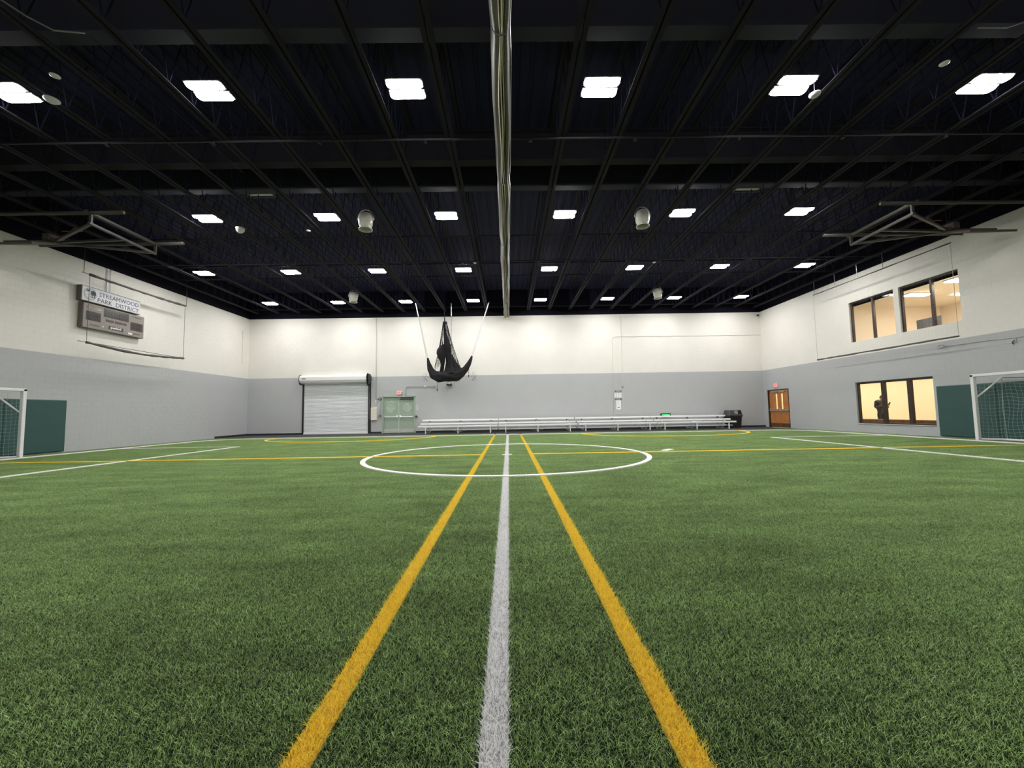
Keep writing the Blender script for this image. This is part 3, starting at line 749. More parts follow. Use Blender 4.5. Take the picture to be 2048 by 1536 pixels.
digits('clock_window', 15.75, 16.79, 5.12, 5.45, [(15.90, .10), (16.13, .10), (16.29, -1), (16.44, .10), (16.66, .10)])
digits('score_window', 16.88, 17.44, 4.82, 5.16, [(17.05, .10), (17.27, .10)])
for y0, y1 in ((15.84, 16.17), (16.21, 16.54), (16.57, 16.70)):
    obj('foul_window', G().cbox(XS-.004, XS+.005, y0, y1, 4.945, 5.035, .002), mat('dark red window', S(74,56,56), .3), t)
p = obj('period_window', G().cbox(XS-.004, XS+.006, 15.97, 16.57, 4.67, 4.80, .002), M_dig, t)
text_obj('lettering', 'period', .13, (XS+.006, 16.04, 4.71), xa, ya, p, M_wpl, .002, .006, .44)
def glyphs(name, y0, y1, zc, h, m, par, seed):
    g = G(); r = random.Random(seed); y = y0
    while y < y1-.02:
        ww = r.uniform(.03, .06); g.box(XS, XS+.004, y, y+ww*.35, zc-h/2, zc+h/2)
        g.box(XS, XS+.004, y, y+ww, zc+r.choice((-1, 0, 1))*h*.38-h*.1, zc+r.choice((0, 1))*h*.02+h*.12); y += ww+.018
    return obj(name, g, m, par)
M_lab = mat('dark legend ink', S(80,74,72), .5)
glyphs('lettering', 15.25, 15.62, 4.70, .06, M_lab, t, 3); glyphs('lettering', 17.04, 17.32, 4.70, .06, M_lab, t, 4); glyphs('lettering', 16.92, 17.40, 5.39, .05, M_lab, t, 5)
obj('name_glare', G().cbox(XS-.004, XS+.004, 15.09, 15.66, 5.27, 5.40, .002), mat('pale name glare', S(176,170,160), .15, metal=.7), t)  # glare over the left team name, built in as a pale shiny strip
obj('tag', G().box(XS, XS+.003, 16.79, 16.96, 4.63, 4.70), M_wpl, t)
obj('horn', G().disc((XS, 15.74, 4.72), .03, (1,0,0), 12, .006), M_wpl, t)

def net_sheet(g, org, ua, va, W, H, sp, r, sag=0.0, n=3, segs=1):
    org = Vector(org); ua = Vector(ua); va = Vector(va); nn = ua.cross(va).normalized()
    nu, nv = max(1, round(W/sp)), max(1, round(H/sp))
    q = lambda a, b: org+ua*(W*a)+va*(H*b)+nn*sag*math.sin(PI*a)*math.sin(PI*b)
    for i in range(nu+1): g.tube([q(i/nu, j/segs) for j in range(segs+1)], r, n, False)
    for j in range(nv+1): g.tube([q(i/segs, j/nv) for i in range(segs+1)], r, n, False)
    return g
M_thread = mat('pale guard net thread', S(196,194,188), .8)
def guard_net(lab, X, y0, y1, zb, zt, rods, pipe, dirty, ext):
    t = thing('guard_net', lab, 'net', (X, (y0+y1)/2, zb))
    m = mat('dark net sleeve', S(92,88,84), .7, var=.15, vscale=6)
    N_ = 24
    for nm, z, r, sg in (('top_bar', zt, .046, .03), ('bottom_bar', zb, .046, .12)) if dirty else (('top_bar', zt, .022, .03), ('bottom_bar', zb, .034, .03)):
        rn = random.Random(int(z*10)); pts = [(X, y0+(y1-y0)*k/N_, z-sg*math.sin(PI*k/N_)*dirty+rn.uniform(-.006,.006)) for k in range(N_+1)]
        o = obj(nm, G().tube(pts, [r*rn.uniform(.7, 1.25) for _ in pts], 7), m, t, smooth=True)
        obj('rod', G().tube([(X, y0-ext, z), (X, y1+ext*.4, z)], .010, 6), M_blk, o)
    for y in (y0, y1): obj('side_cord', G().tube([(X, y, zb), (X, y, zt)], .008, 5), mat('grey cord', S(96,94,92), .8) if dirty else M_thread, t)
    obj('mesh', net_sheet(G(), (X, y0, zb), (0,1,0), (0,0,1), y1-y0, zt-zb, .12, .0006), M_thread, t)
    for y, zz in rods: obj('hanger', G().tube([(X, y, zt), (X, y, zz)], .010, 5), M_cond if not dirty else M_gate, t)
    if pipe: obj('carrier_pipe', G().tube([(X, pipe[0], pipe[2]), (X, pipe[1], pipe[2])], .025, 8), M_joist, t)
guard_net('guard net with dark top and bottom bars hanging in front of the scoreboard', -15.2, 14.75, 19.15, 3.94, 6.43, [(14.53, 7.45), (19.22, 7.45)], None, 1, .3)
guard_net('guard net with dark top and bottom bars hanging in front of the upper windows', 15.1, 13.42, 19.68, 3.455, 6.66, [(19.60, 7.28), (18.34, 7.28), (17.14, 7.28), (15.92, 7.28)], (14.2, 24.6, 7.29), .0, .04)

# ------------------------------------------------------------------ goals and wall pads
def goal(sx, x0, yc, lab, hw=1.80, H=2.14, D=.46):
    t = thing('soccer_goal', lab, 'goal', (x0, yc, 0))
    X = lambda d: x0+sx*d
    for s in (-1, 1):
        y = yc+s*hw
        obj('post', G().cbox(min(X(-.05), X(.06)), max(X(-.05), X(.06)), y-.05, y+.05, 0, H-.01, .012), M_wpl, t)
        obj('brace', G().tube([(X(.04), y-s*.01, 1.37), (X(D), y-s*.40, 2.0)], .026, 8), M_wpl, t, smooth=True)
        obj('base_rail', G().tube([(X(.03), y, .05), (X(D-.02), y-s*.38, .05)], .035, 8), M_wpl, t)
        obj('net_rope', G().tube([(X(D), y-s*.40, 2.0), (X(D-.05), y-s*.40, 1.0), (X(D), y-s*.40, .06)], .011, 5), M_net, t)
    obj('crossbar', G().cbox(min(X(-.05), X(.05)), max(X(-.05), X(.05)), yc-hw-.05, yc+hw+.05, H-.09, H, .012), M_wpl, t)
    obj('back_rope', G().tube([(X(D), yc+(hw-.4)*(1-2*k/8), 1.99-.05*math.sin(PI*k/8)) for k in range(9)], .012, 5), mat('dark rope', S(70,70,70), .8), t)
    obj('ground_bar', G().tube([(X(D-.02), yc-hw+.38, .05), (X(D-.02), yc+hw-.38, .05)], .036, 8), M_wpl, t)
    g = G(); rn = random.Random(21); sp = .115; a, b = yc-hw+.40, yc+hw-.40
    nu = round((b-a)/sp); nz = 16; f = lambda u, v: (X(D-.03+.03*math.sin(v*7+u*3)), a+(b-a)*u+.02*math.sin(v*9+u*20), .06+1.76*v-.05*math.sin(PI*u)*v+.016*math.sin(u*31+v*5))
    for i in range(nu+1): g.tube([f(i/nu, j/12) for j in range(13)], .0042, 3, False)
    for j in range(nz+1): g.tube([f(i/30, j/nz) for i in range(31)], .0042, 3, False)
    for s in (-1, 1):
        y = yc+s*hw
        for i in range(1, 6):
            q = i/6; g.tube([(X(.06+(D-.08)*q), y-s*.40*q+.012*math.sin(j*.9+i), .06+1.76*j/10) for j in range(11)], .0042, 3, False)
        for j in range(nz+1): g.tube([(X(.05+(D-.06)*k/6), y-s*.40*k/6, .06+1.76*j/nz-.03*math.sin(PI*k/6)) for k in range(7)], .0042, 3, False)
    n_ = obj('net', g, M_net, t)
goal(-1, -14.98, 10.96, 'white soccer goal standing against the left wall')
goal(1, 15.11, 11.33, 'white soccer goal standing against the right wall')
def pad(xf, xw, y0, n, lab):
    t = thing('wall_pad', lab, 'pad', (xw, y0, .05))
    for k in range(n):
        y = y0-1.83*k; lo, hi = min(xf, xw), max(xf, xw)
        obj('panel', G().cbox(lo, hi, y-1.829, y, .045, 1.85, .022), M_pad, t)
pad(XL+.06, XL+.001, 14.76, 4, 'dark green padded panel on the left wall behind the goal')
pad(XR-.06, XR-.001, 14.80, 4, 'dark green padded panel on the right wall behind the goal')

# ------------------------------------------------------------------ bundled practice net hanging before the far wall
NY = 23.0
t = thing('practice_net', 'black practice net gathered up into a sling hanging in front of the far wall', 'net', (-3.5, NY, 3.0))
cs = [(-4.53, 4.30, .04), (-4.47, 3.98, .10), (-4.36, 3.64, .16), (-4.18, 3.36, .24), (-3.92, 3.22, .30), (-3.60, 3.22, .29), (-3.28, 3.26, .29), (-2.96, 3.24, .27), (-2.66, 3.38, .24), (-2.42, 3.60, .17), (-2.24, 3.88, .13), (-2.10, 4.16, .09), (-2.02, 4.38, .035)]
rnd = random.Random(5)
vs = []; fs = []; na = 26; sub = 5; ring = []
for i in range((len(cs)-1)*sub+1):
    k = min(i//sub, len(cs)-2); f = i/sub-k; ring.append(tuple(cs[k][j]*(1-f)+cs[k+1][j]*f for j in range(3)))
for i, (x, z, r) in enumerate(ring):
    a0 = ring[max(i-1,0)]; a1 = ring[min(i+1,len(ring)-1)]; d = Vector((a1[0]-a0[0], 0, a1[1]-a0[1])).normalized(); nn = Vector((-d.z, 0, d.x))
    for k in range(na):
        a = 2*PI*k/na; rr2 = r*(1+.10*math.sin(5*a+i*.35)+.06*math.sin(9*a-i*.5))
        p = Vector((x, NY, z))+nn*rr2*math.cos(a)+Vector((0,1,0))*rr2*1.2*math.sin(a); vs.append(p)
for i in range(len(ring)-1):
    for k in range(na): fs.append((i*na+k, i*na+(k+1) % na, (i+1)*na+(k+1) % na, (i+1)*na+k))
obj('sling', G().add(vs, fs), M_blknet, t, smooth=True)
pk = Vector((-3.56, NY, 6.72))
def fold(name, pts, nlob=4, seed=0):
    g = G(); vs = []; fs = []; na = 16; L = len(pts)
    for i, (x, dy, z, r) in enumerate(pts):
        for k in range(na):
            a = 2*PI*k/na; q = r*(1+.16*math.sin(nlob*a+i*.8+seed)); vs.append((x+q*math.cos(a), NY+dy+q*.8*math.sin(a), z))
    for i in range(L-1):
        for k in range(na): fs.append((i*na+k, i*na+(k+1) % na, (i+1)*na+(k+1) % na, (i+1)*na+k))
    return obj(name, g.add(vs, fs), M_blknet, t, smooth=True)
fold('fold', [(-3.56,0,6.75,.015),(-3.555,0,6.2,.04),(-3.54,0,5.75,.06),(-3.47,0,5.4,.12),(-3.42,0,5.0,.19),(-3.38,0,4.7,.20),(-3.34,.05,4.35,.17),(-3.28,.05,4.0,.20),(-3.22,0,3.7,.30),(-3.2,0,3.4,.42)])
fold('fold', [(-3.60,-.1,5.05,.05),(-3.70,-.12,4.9,.17),(-3.74,-.14,4.7,.23),(-3.72,-.15,4.5,.25),(-3.68,-.14,4.3,.22),(-3.66,-.1,4.12,.14),(-3.68,-.05,3.9,.10),(-3.74,0,3.6,.11),(-3.8,0,3.35,.14)], 3, 1)
fold('fold', [(-3.20,.1,4.5,.05),(-3.12,.1,4.2,.10),(-3.0,.1,3.9,.20),(-2.9,.1,3.65,.30),(-2.85,.05,3.4,.36)], 5, 2)
g = G(); rnd = random.Random(8)
for k in range(46):
    a = 2*PI*k/46; b = Vector((-3.42+.72*math.cos(a), NY+.45*math.sin(a), 3.75+.12*math.sin(3*a))); top = pk.lerp(b, .12)
    pts = []
    for i in range(9):
        f = i/8; p = top.lerp(b, f); sw = .35*math.sin(PI*f); p += Vector((-.0-(b.x+3.5)*.18*sw+.02*math.sin(k*2+i), 0, -.12*sw)); pts.append(p)
    g.tube(pts, .0075, 3, False)
for j in range(1, 17):
    f = .12+.86*j/17; c = [pk.lerp(Vector((-3.42+.72*math.cos(2*PI*k/24), NY+.45*math.sin(2*PI*k/24), 3.75)), f)+Vector((0, 0, .05*math.sin(k*1.7+j))) for k in range(25)]
    c = [p+Vector((-(p.x+3.5)*.06, 0, 0)) for p in c]; g.tube(c, .006, 3, False)
o = obj('drape', g, M_blknet, t)
for sx, x0, x1 in ((-1, -4.58, -4.86), (1, -1.98, -1.72)):
    g = G()
    for k in range(5):
        q = k/4; g.tube([(x0+(.25 if sx < 0 else -.25)*q*.6, NY, 3.5-.3*q), (x0+(x1-x0)*(.4+.6*(1-q)), NY-.05, 3.25-.25*(k % 2)), (x0+(.3 if sx < 0 else -.3)*(1-q)*.3, NY, 2.98)], .005, 3, False)
    obj('loose_mesh', g, M_blknet, t)
for p0, p1 in (((-5.20, 7.45), (-4.545, 4.29)), ((-1.02, 7.45), (-2.02, 4.36))):
    for dx in (-.035, .035): obj('rope', G().tube([(p0[0]+dx*.3, NY, p0[1]), (p1[0]+dx, NY, p1[1])], .016, 5), M_rope, t)
obj('rope', G().tube([(-3.19, NY+.1, 7.45), (-3.19, NY+.1, 6.7)], .03, 6), M_rope, t)
obj('lift_cord', G().tube([(-3.19, NY+.1, 6.7), (-3.22, NY+.1, 3.3)], .008, 4), M_blknet, t)
obj('lift_cord', G().tube([(-3.56, NY, 7.45), (-3.56, NY, 6.6)], .02, 5), M_blknet, t)
obj('bottom_pipe', G().tube([(-3.75, NY, 2.97), (-2.75, NY, 2.99)], .018, 6), M_gate, t)
obj('tie_weight', G().tube([(-3.98, NY, 2.95), (-3.99, NY, 2.52)], .012, 5).lathe([(0,0),(.04,-.03),(.04,-.09),(0,-.12)], (-3.99, NY, 2.54), 8), M_gate, t)
obj('tie_weight', G().tube([(-2.2, NY, 3.7), (-2.22, NY, 3.25)], .012, 5).lathe([(0,0),(.04,-.03),(.04,-.09),(0,-.12)], (-2.22, NY, 3.3), 8), M_gate, t)

# ------------------------------------------------------------------ far wall fittings
def exit_sign(loc, xa, na, lab, w=.30, h=.21, lamp=False, emit=1.1):
    xa = Vector(xa); na = Vector(na); c = Vector(loc); za = Vector((0,0,1))
    t = thing('exit_sign', lab, 'sign', loc)
    def slab(nm, w0, w1, h0, h1, d0, d1, m):
        p = [c+xa*a+za*b+na*d for d in (d0, d1) for a, b in ((w0,h0),(w1,h0),(w1,h1),(w0,h1))]
        return obj(nm, G().add(p, [(3,2,1,0),(4,5,6,7),(0,1,5,4),(1,2,6,5),(2,3,7,6),(3,0,4,7)]), m, t)
    slab('housing', -w/2, w/2, -h/2, h/2, 0, .05, mat('exit sign housing', S(214,190,186), .5))
    slab('face', -w/2+.012, w/2-.012, -h/2+.03, h/2-.012, .05, .056, mat('lit pink sign face', S(255,186,182), .5, emit=.35))
    text_obj('lettering', 'EXIT', h*.62, c+xa*(-w*.36)+za*(-h*.17)+na*.056, xa, za, t, mat('lit red lettering', S(250,70,80), .5, emit=.7), .002, .006, w*.72)
    if lamp:
        for k in range(2): obj('lamp_head', G().lathe([(0,-.02),(.05,-.02),(.055,.02),(.03,.05),(0,.05)], tuple(c+xa*(w/2+.04)+za*(.04-.09*k)+na*.03), 12), mat('cream lamp head', S(214,210,196), .4), t)
exit_sign((-6.66, YB, 2.45), (1,0,0), (0,-1,0), 'small pink lit EXIT sign with lamp heads above the green double doors', .27, .23, True)
exit_sign((XR, 23.74, 2.47), (0,-1,0), (-1,0,0), 'small pink lit EXIT sign above the varnished wooden doors', .34, .22, False, 1.3)
YW = YB-.032
M_cg = mat('grey painted conduit', S(158,160,163), .5); M_cw = mat('white painted conduit', S(206,204,196), .5)
t = cond('conduit', [(-6.24, YW, 2.36), (-6.24, YW, 2.72), (-6.21, YW, 2.79), (-6.14, YW, 2.81), (-4.5, YW, 2.81)], .013, 'grey conduit bending from the green doors towards the hanging net', M_cg)
obj('junction_box', G().cbox(-5.12, -5.0, YB-.06, YB, 2.76, 2.88, .01), mat('pale junction box', S(208,208,206), .4), t)
obj('junction_box', G().cbox(-4.56, -4.42, YB-.06, YB, 2.75, 2.87, .01), M_cg, t); obj('junction_box', G().cbox(-6.30, -6.18, YB-.05, YB, 2.28, 2.38, .008), M_cg, t)
t = cond('conduit', [(-8.05, YW, 2.02), (-8.05, YW, ZC)], .014, 'vertical conduit running up the wall right of the rolling shutter', M_cw)
obj('strike_box', G().cbox(-8.10, -7.99, YB-.06, YB, 1.78, 2.04, .01), mat('pale junction box', S(208,208,206), .4), t)
t = thing('alarm_bell', 'small black round bell on the wall left of the green doors', 'bell', (-7.80, YB, 2.09))
obj('gong', G().disc((-7.80, YB-.05, 2.09), .085, (0,1,0), 20, .05), M_blk, t); obj('cap', G().disc((-7.80, YB-.07, 2.09), .035, (0,1,0), 14, .03), M_wpl, t)
obj('arm', G().tube([(-7.80, YW, 2.09), (-8.0, YW, 2.09)], .012, 6), M_blk, t)
t = cond('conduit', [(-7.79, YW, 1.16), (-7.79, YW, 2.0)], .010, 'thin conduit between the bell and the pull station', M_cg)
t = thing('pull_station', 'small dark box on the wall left of the green doors', 'alarm', (-7.80, YB, 1.08))
obj('box', G().cbox(-7.87, -7.73, YB-.06, YB, 1.0, 1.14, .01), mat('dark grey box', S(96,96,100), .4), t); obj('lever', G().cbox(-7.84, -7.76, YB-.075, YB-.06, 1.04, 1.09, .004), M_alud, t)
t = thing('wall_cabinet', 'cream metal cabinet on the wall between the shutter and the green doors', 'cabinet', (-8.15, YB, 1.18))
M_cab = mat('cream cabinet', S(226,222,210), .4)
obj('box', G().cbox(-8.33, -7.975, YB-.13, YB, .80, 1.56, .012), M_cab, t)
dd = obj('door', G().cbox(-8.315, -7.99, YB-.145, YB-.13, .815, 1.545, .006), M_cab, t); obj('latch', G().cbox(-8.02, -8.0, YB-.165, YB-.145, 1.15, 1.23, .004), M_steel, dd)
t = thing('switch_plate', 'pale notice with small black marks right of the green doors', 'notice', (-5.62, YB, 1.57))
obj('plate', G().cbox(-5.75, -5.47, YB-.01, YB, 1.40, 1.72, .003), mat('pale notice', S(206,206,208), .5), t)
g = G(); rl = random.Random(2)
for k in range(16):
    x = rl.uniform(-5.73, -5.52); z = rl.uniform(1.43, 1.69); g.box(x, x+rl.uniform(.02, .04), YB-.012, YB-.01, z, z+.018)
obj('print', g, mat('grey print', S(120,122,124), .6), t)
t = thing('knob_box', 'round grey wall fitting right of the green doors at bar height', 'fitting', (-5.60, YB, 1.0))
obj('body', G().disc((-5.60, YB-.09, 1.0), .075, (0,1,0), 18, .09), mat('grey fitting', S(120,122,122), .4), t); obj('cap', G().disc((-5.60, YB-.10, 1.0), .045, (0,1,0), 14, .012), M_gate, t)
t = thing('wall_horn', 'small dark camera housing on the far wall under the hanging net', 'camera', (-3.59, YB, 2.9))
obj('mount', G().cbox(-3.76, -3.42, YB-.10, YB, 2.86, 2.96, .02), mat('dark housing', S(70,70,72), .4), t)
obj('dome', G().lathe([(0,-.12),(.06,-.10),(.09,-.04),(.10,0),(0,0)], (-3.59, YB-.11, 2.94), 14), M_blk, t, smooth=True); obj('lens', G().disc((-3.57, YB-.225, 2.94), .035, (0,1,0), 12, .02), M_wpl, t)
t = thing('notice_board', 'white notice grid between dark header strips on the far wall', 'notice', (6.72, YB, 2.1))
obj('back', G().cbox(6.51, 6.93, YB-.012, YB, 1.80, 2.38, .003), mat('grey header', S(176,180,178), .5), t)
obj('sheet', G().cbox(6.49, 6.945, YB-.018, YB-.012, 1.93, 2.21, .002), mat('white paper', S(244,244,244), .6), t)
for z in (2.33, 1.85): obj('header', G().cbox(6.52, 6.93, YB-.016, YB-.012, z-.035, z+.035, .002), mat('dark header', S(74,76,76), .5), t)
for z in (2.33, 1.85): obj('header_text', G().box(6.60, 6.84, YB-.018, YB-.016, z-.015, z+.018), mat('grey header', S(176,180,178), .5), t)
g = G(); rl = random.Random(12)
for i in range(3):
    for j in range(2):
        x = 6.55+.145*i; z = 2.14-.13*j
        for k in range(5): g.box(x+rl.uniform(0, .06), x+rl.uniform(.065, .1), YB-.02, YB-.018, z-k*.014, z-k*.014+.008)
obj('print', g, mat('grey print', S(120,122,124), .6), t)
t = thing('notice_poster', 'white poster with a small dark mark below the notice grid', 'poster', (6.72, YB, 1.5))
obj('sheet', G().cbox(6.585, 6.87, YB-.012, YB, 1.22, 1.77, .002), mat('white paper', S(244,244,244), .6), t)
g = G()
for k in range(9): g.box(6.63, 6.82-.03*(k % 3), YB-.014, YB-.012, 1.69-k*.03, 1.698-k*.03)
obj('print', g, mat('pale grey print', S(206,206,208), .6), t)
obj('mark', G().poly([(6.66, YB-.013, 1.31), (6.72, YB-.013, 1.30), (6.80, YB-.013, 1.36), (6.80, YB-.013, 1.385), (6.73, YB-.013, 1.36), (6.68, YB-.013, 1.365)], (0, -.003, 0)), mat('dark header', S(74,76,76), .5), t)
cond('conduit', [(6.41, YW, .95), (6.43, YW, 3.4), (6.455, YW, 5.5), (6.50, YW, 5.64), (6.62, YW, 5.70), (XR-.02, YW, 5.68)], .009, 'long conduit rising left of the notices and running right to the corner', M_cw)
t = cond('conduit', [(7.02, YW-.04, ZC), (7.005, YW-.04, 2.6), (7.01, YW-.04, 1.02), (6.95, YW-.04, .97), (6.44, YW-.04, .93)], .012, 'vertical conduit running down the far wall beside the notices', M_cw)
obj('junction_box', G().cbox(6.94, 7.07, YB-.07, YB, 2.53, 2.65, .01), M_cg, t); obj('cap', G().disc((7.005, YB-.08, 2.58), .03, (0,1,0), 10, .012), M_blk, t)
t = thing('led_display', 'small black display with glowing green characters above the bleachers', 'display', (9.56, YB-.1, .83))
obj('case', G().cbox(9.26, 9.86, YB-.10, YB, .725, .925, .008), M_blk, t)
M_ledg = mat('glowing green LED', (.10,.95,.28,1), .4, emit=1.5)
g = G(); rl = random.Random(31)
for ix in range(46):
    for iz in range(7):
        if ix % 6 == 5 or rl.random() > .62: continue
        x = 9.315+ix*.0107; z = .772+iz*.0155; g.box(x, x+.0085, YB-.104, YB-.10, z, z+.012)
obj('characters', g, M_ledg, t)
t = thing('security_camera', 'small white camera in the far right corner under the ceiling', 'camera', (15.5, YB-.12, 6.92))
obj('mount', G().cbox(15.45, 15.6, YB-.12, YB, 6.93, 7.0, .01), M_wpl, t); obj('dome', G().lathe([(0,-.10),(.05,-.08),(.07,-.02),(.07,0),(0,0)], (15.52, YB-.13, 6.93), 12), M_blk, t, smooth=True)
t = thing('corner_conduit', 'short vertical conduit on the left wall near the far corner', 'pipe', (XL+.02, 24.2, 4.6))
obj('tube', G().tube([(XL+.02, 24.3, 4.3), (XL+.02, 24.3, 6.3)], .012, 6), M_cw, t)
# right wall small fittings
t = thing('cable_hook', 'grey coiled cable hook on the right wall above the lower window', 'fitting', (XR, 14.5, 3.3))
obj('ring', G().tube([(XR-.04, 14.5+.13*math.cos(a), 3.29+.055*math.sin(a)) for a in [2*PI*k/16*.85 for k in range(17)]], .014, 6), mat('pale grey paint', S(196,196,198), .5), t)
obj('plate', G().cbox(XR-.03, XR, 14.44, 14.56, 3.25, 3.33, .006), M_grey, t)
t = thing('wall_hook', 'small grey hook fitting on the right wall above the goal', 'fitting', (XR, 12.42, 3.08))
obj('plate', G().cbox(XR-.03, XR, 12.34, 12.50, 3.05, 3.17, .006), M_grey, t); obj('hook', G().tube([(XR-.03, 12.38, 3.12), (XR-.09, 12.38, 3.08), (XR-.10, 12.38, 3.03), (XR-.06, 12.38, 3.0)], .014, 6), M_gate, t)
cond('cable', [(XR-.015, 14.34, 3.253), (XR-.015, 13.2, 3.245), (XR-.015, 12.4, 3.2), (XR-.015, 11.5, 3.22)], .010, 'thin grey cable along the right wall between two fittings', M_grey, 'cable')

# ------------------------------------------------------------------ bleachers
def make_bleacher():
    b = local_thing('bleacher', 'x', 'bleacher')
    # local y = 0 at the front legs, growing towards the wall
    for y, z, d in ((.10, .445, .26), (.70, .575, .26), (1.27, .775, .26)):
        o = obj('seat_plank', G().cbox(-2.24, 2.24, y-d/2, y+d/2, z-.045, z, .008).box(-2.24, 2.24, y-d/2, y-d/2+.01, z-.085, z-.03), M_alu, b)
        for s in (-1, 1): obj('end_cap', G().cbox(s*2.245-.006, s*2.245+.006, y-d/2-.003, y+d/2+.003, z-.088, z+.003, .002), M_alud, o)
    for y, z in ((.40, .215), (.98, .36)): obj('foot_plank', G().cbox(-2.20, 2.20, y-.13, y+.13, z-.05, z, .008), M_alu, b)
    for x in (-1.83, 0, 1.83):
        fr = obj('frame', G().bar((x, 0, .03), (x, 1.42, .03), .045, .045).bar((x, .0, .17), (x, 1.05, .33), .04, .04).bar((x, .5, .31), (x, .9, .50), .04, .04).bar((x, .02, .35), (x, 1.4, .69), .04, .05), M_alud, b)
        for y, z in ((.0, .36), (.70, .49), (1.30, .69)): obj('leg', G().bar((x, y, .0), (x, y, z), .05, .05), M_alu if y == 0 else M_alud, b)
        obj('bracket', G().cbox(x-.05, x+.05, 1.16, 1.2, .60, .69, .006), M_blk, b)
    for x0, x1 in ((-1.83, 0), (0, 1.83)):
        s = 1 if x0 < -.5 else -1
        obj('cross_brace', G().bar((x0 if s > 0 else x1, 1.30, .08), (x1 if s > 0 else x0, 1.30, .64), .035, .02), M_alud, b)
        obj('cross_brace', G().bar((x1 if s > 0 else x0, .70, .06), (x0 if s > 0 else x1, .70, .46), .035, .02), M_alud, b)
    return b
bl0 = make_bleacher(); index_kids()
for i, (x, lab) in enumerate(((-2.88, 'aluminium three-row bleacher nearest the green doors'), (1.65, 'aluminium three-row bleacher second from the green doors'), (6.19, 'aluminium three-row bleacher below the white notices'), (10.70, 'aluminium three-row bleacher beside the black bin'))):
    if i == 0: bl0.location = (x, 23.27, .016); bl0['label'] = lab; bl0['group'] = 'bleachers along the far wall'
    else: copy_tree(bl0, (x, 23.27, .016), lab)

# ------------------------------------------------------------------ black bin
bx, by = 13.40, 24.42
t = thing('trash_bin', 'large black plastic bin with hooded lid beside the bleachers', 'bin', (bx, by, .016))
def taper(g, w0, d0, z0, w1, d1, z1, b=.05):
    def oct_(w, d, z): return [(bx-w/2+b,by-d/2,z),(bx+w/2-b,by-d/2,z),(bx+w/2,by-d/2+b,z),(bx+w/2,by+d/2-b,z),(bx+w/2-b,by+d/2,z),(bx-w/2+b,by+d/2,z),(bx-w/2,by+d/2-b,z),(bx-w/2,by-d/2+b,z)]
    return g.add(oct_(w0,d0,z0)+oct_(w1,d1,z1), [tuple(range(8))[::-1], tuple(range(8,16))]+[(k,(k+1)%8,8+(k+1)%8,8+k) for k in range(8)])
obj('body', taper(G(), .66, .62, .016, .76, .72, .70), M_blk, t)
obj('rim', taper(G(), .84, .78, .69, .84, .78, .75), M_blk, t)
ld = obj('lid', taper(G(), .82, .76, .75, .72, .60, 1.06), mat('charcoal lid', S(66,64,66), .4), t)
zc0, zc1 = .84, 1.03; yf = lambda z: by-.38+.08*(z-.75)/.31-.006
obj('flap', G().add([(bx-.05, yf(zc0), zc0), (bx+.12, yf(zc0), zc0), (bx+.12, yf(zc1), zc1), (bx-.09, yf(zc1), zc1)], [(0,1,2,3)]), mat('shiny grey flap', S(150,148,150), .3), ld)
obj('opening', G().add([(bx+.13, yf(zc0)-.002, zc0-.02), (bx+.34, yf(zc0)-.002, zc0-.02), (bx+.32, yf(zc1)-.002, zc1+.01), (bx+.13, yf(zc1)-.002, zc1+.01)], [(0,1,2,3)]), mat('painted hole shade', S(12,12,13), .8), ld)  # flat near-black sheet painting the shade inside the lid hole

# ------------------------------------------------------------------ upper room and corridor contents
def lampbox(x0, x1, y0, y1, lab):
    t = thing('strip_light', lab, 'light', ((x0+x1)/2, (y0+y1)/2, 5.7))
    obj('tray', G().cbox(x0, x1, y0, y1, 5.68, 5.718, .01), M_wpl, t)
    obj('tube', G().cbox(x0+.04, x1-.04, y0+.03, y1-.03, 5.645, 5.68, .012), M_lampw, t)
lampbox(16.30, 17.28, 16.10, 16.50, 'glowing strip light seen through the nearer upper window, behind the middle bar')
lampbox(16.05, 17.0, 14.15, 14.65, 'glowing strip light at the top right of the nearer upper window')
lampbox(18.45, 19.6, 16.12, 16.45, 'glowing strip light low at the right edge of the nearer upper window')
t = thing('grey_partition', 'grey panel standing inside the upper room behind the nearer window', 'panel', (17.6, 16.7, 3.6))
obj('panel', G().cbox(17.57, 17.63, 16.22, 17.2, 3.6, 4.80, .01), mat('blue-grey panel', S(84,84,90), .5), t); obj('foot', G().cbox(17.4, 17.8, 16.7, 16.8, 3.6, 3.64, .01), M_blk, t)
t = thing('low_bench', 'low dark brown bench seen along the bottom of the lower window', 'bench', (16.55, 16.6, 0))
M_bn = mat('dark brown bench wood', S(112,76,50), .45, var=.1, vscale=5)
for k in range(7):
    y = 14.6+k*.78
    obj('seat', G().cbox(16.4, 16.75, y+.05, y+.73, .42, .575, .01), M_bn, t)
    obj('leg', G().cbox(16.5, 16.65, y-.005, y+.02, 0, .50, .005), M_alud, t)

# ------------------------------------------------------------------ person behind the window
px, py = 17.25, 18.81
P = thing('person', 'person in dark jacket looking at a phone behind the lower window', 'person', (px, py, 0))
def skin(name, J, E, m, parent, lev=2, seed=0):
    me = bpy.data.meshes.new(name); off = BASE[P.name]
    me.from_pydata([tuple(Vector(j[0])) for j in J], E, []); me.materials.append(m)
    o = bpy.data.objects.new(name, me); COL.objects.link(o); o.parent = parent
    md = o.modifiers.new('skin', 'SKIN'); md.use_smooth_shade = True
    import bmesh
    bm = bmesh.new(); bm.from_mesh(me); lay = bm.verts.layers.skin.verify(); bm.verts.ensure_lookup_table()
    for i, v in enumerate(bm.verts):
        r = J[i][1]; v[lay].radius = r if isinstance(r, tuple) else (r, r); v[lay].use_root = (i == seed)
    bm.to_mesh(me); bm.free()
    s = o.modifiers.new('sub', 'SUBSURF'); s.levels = lev; s.render_levels = lev
    return o
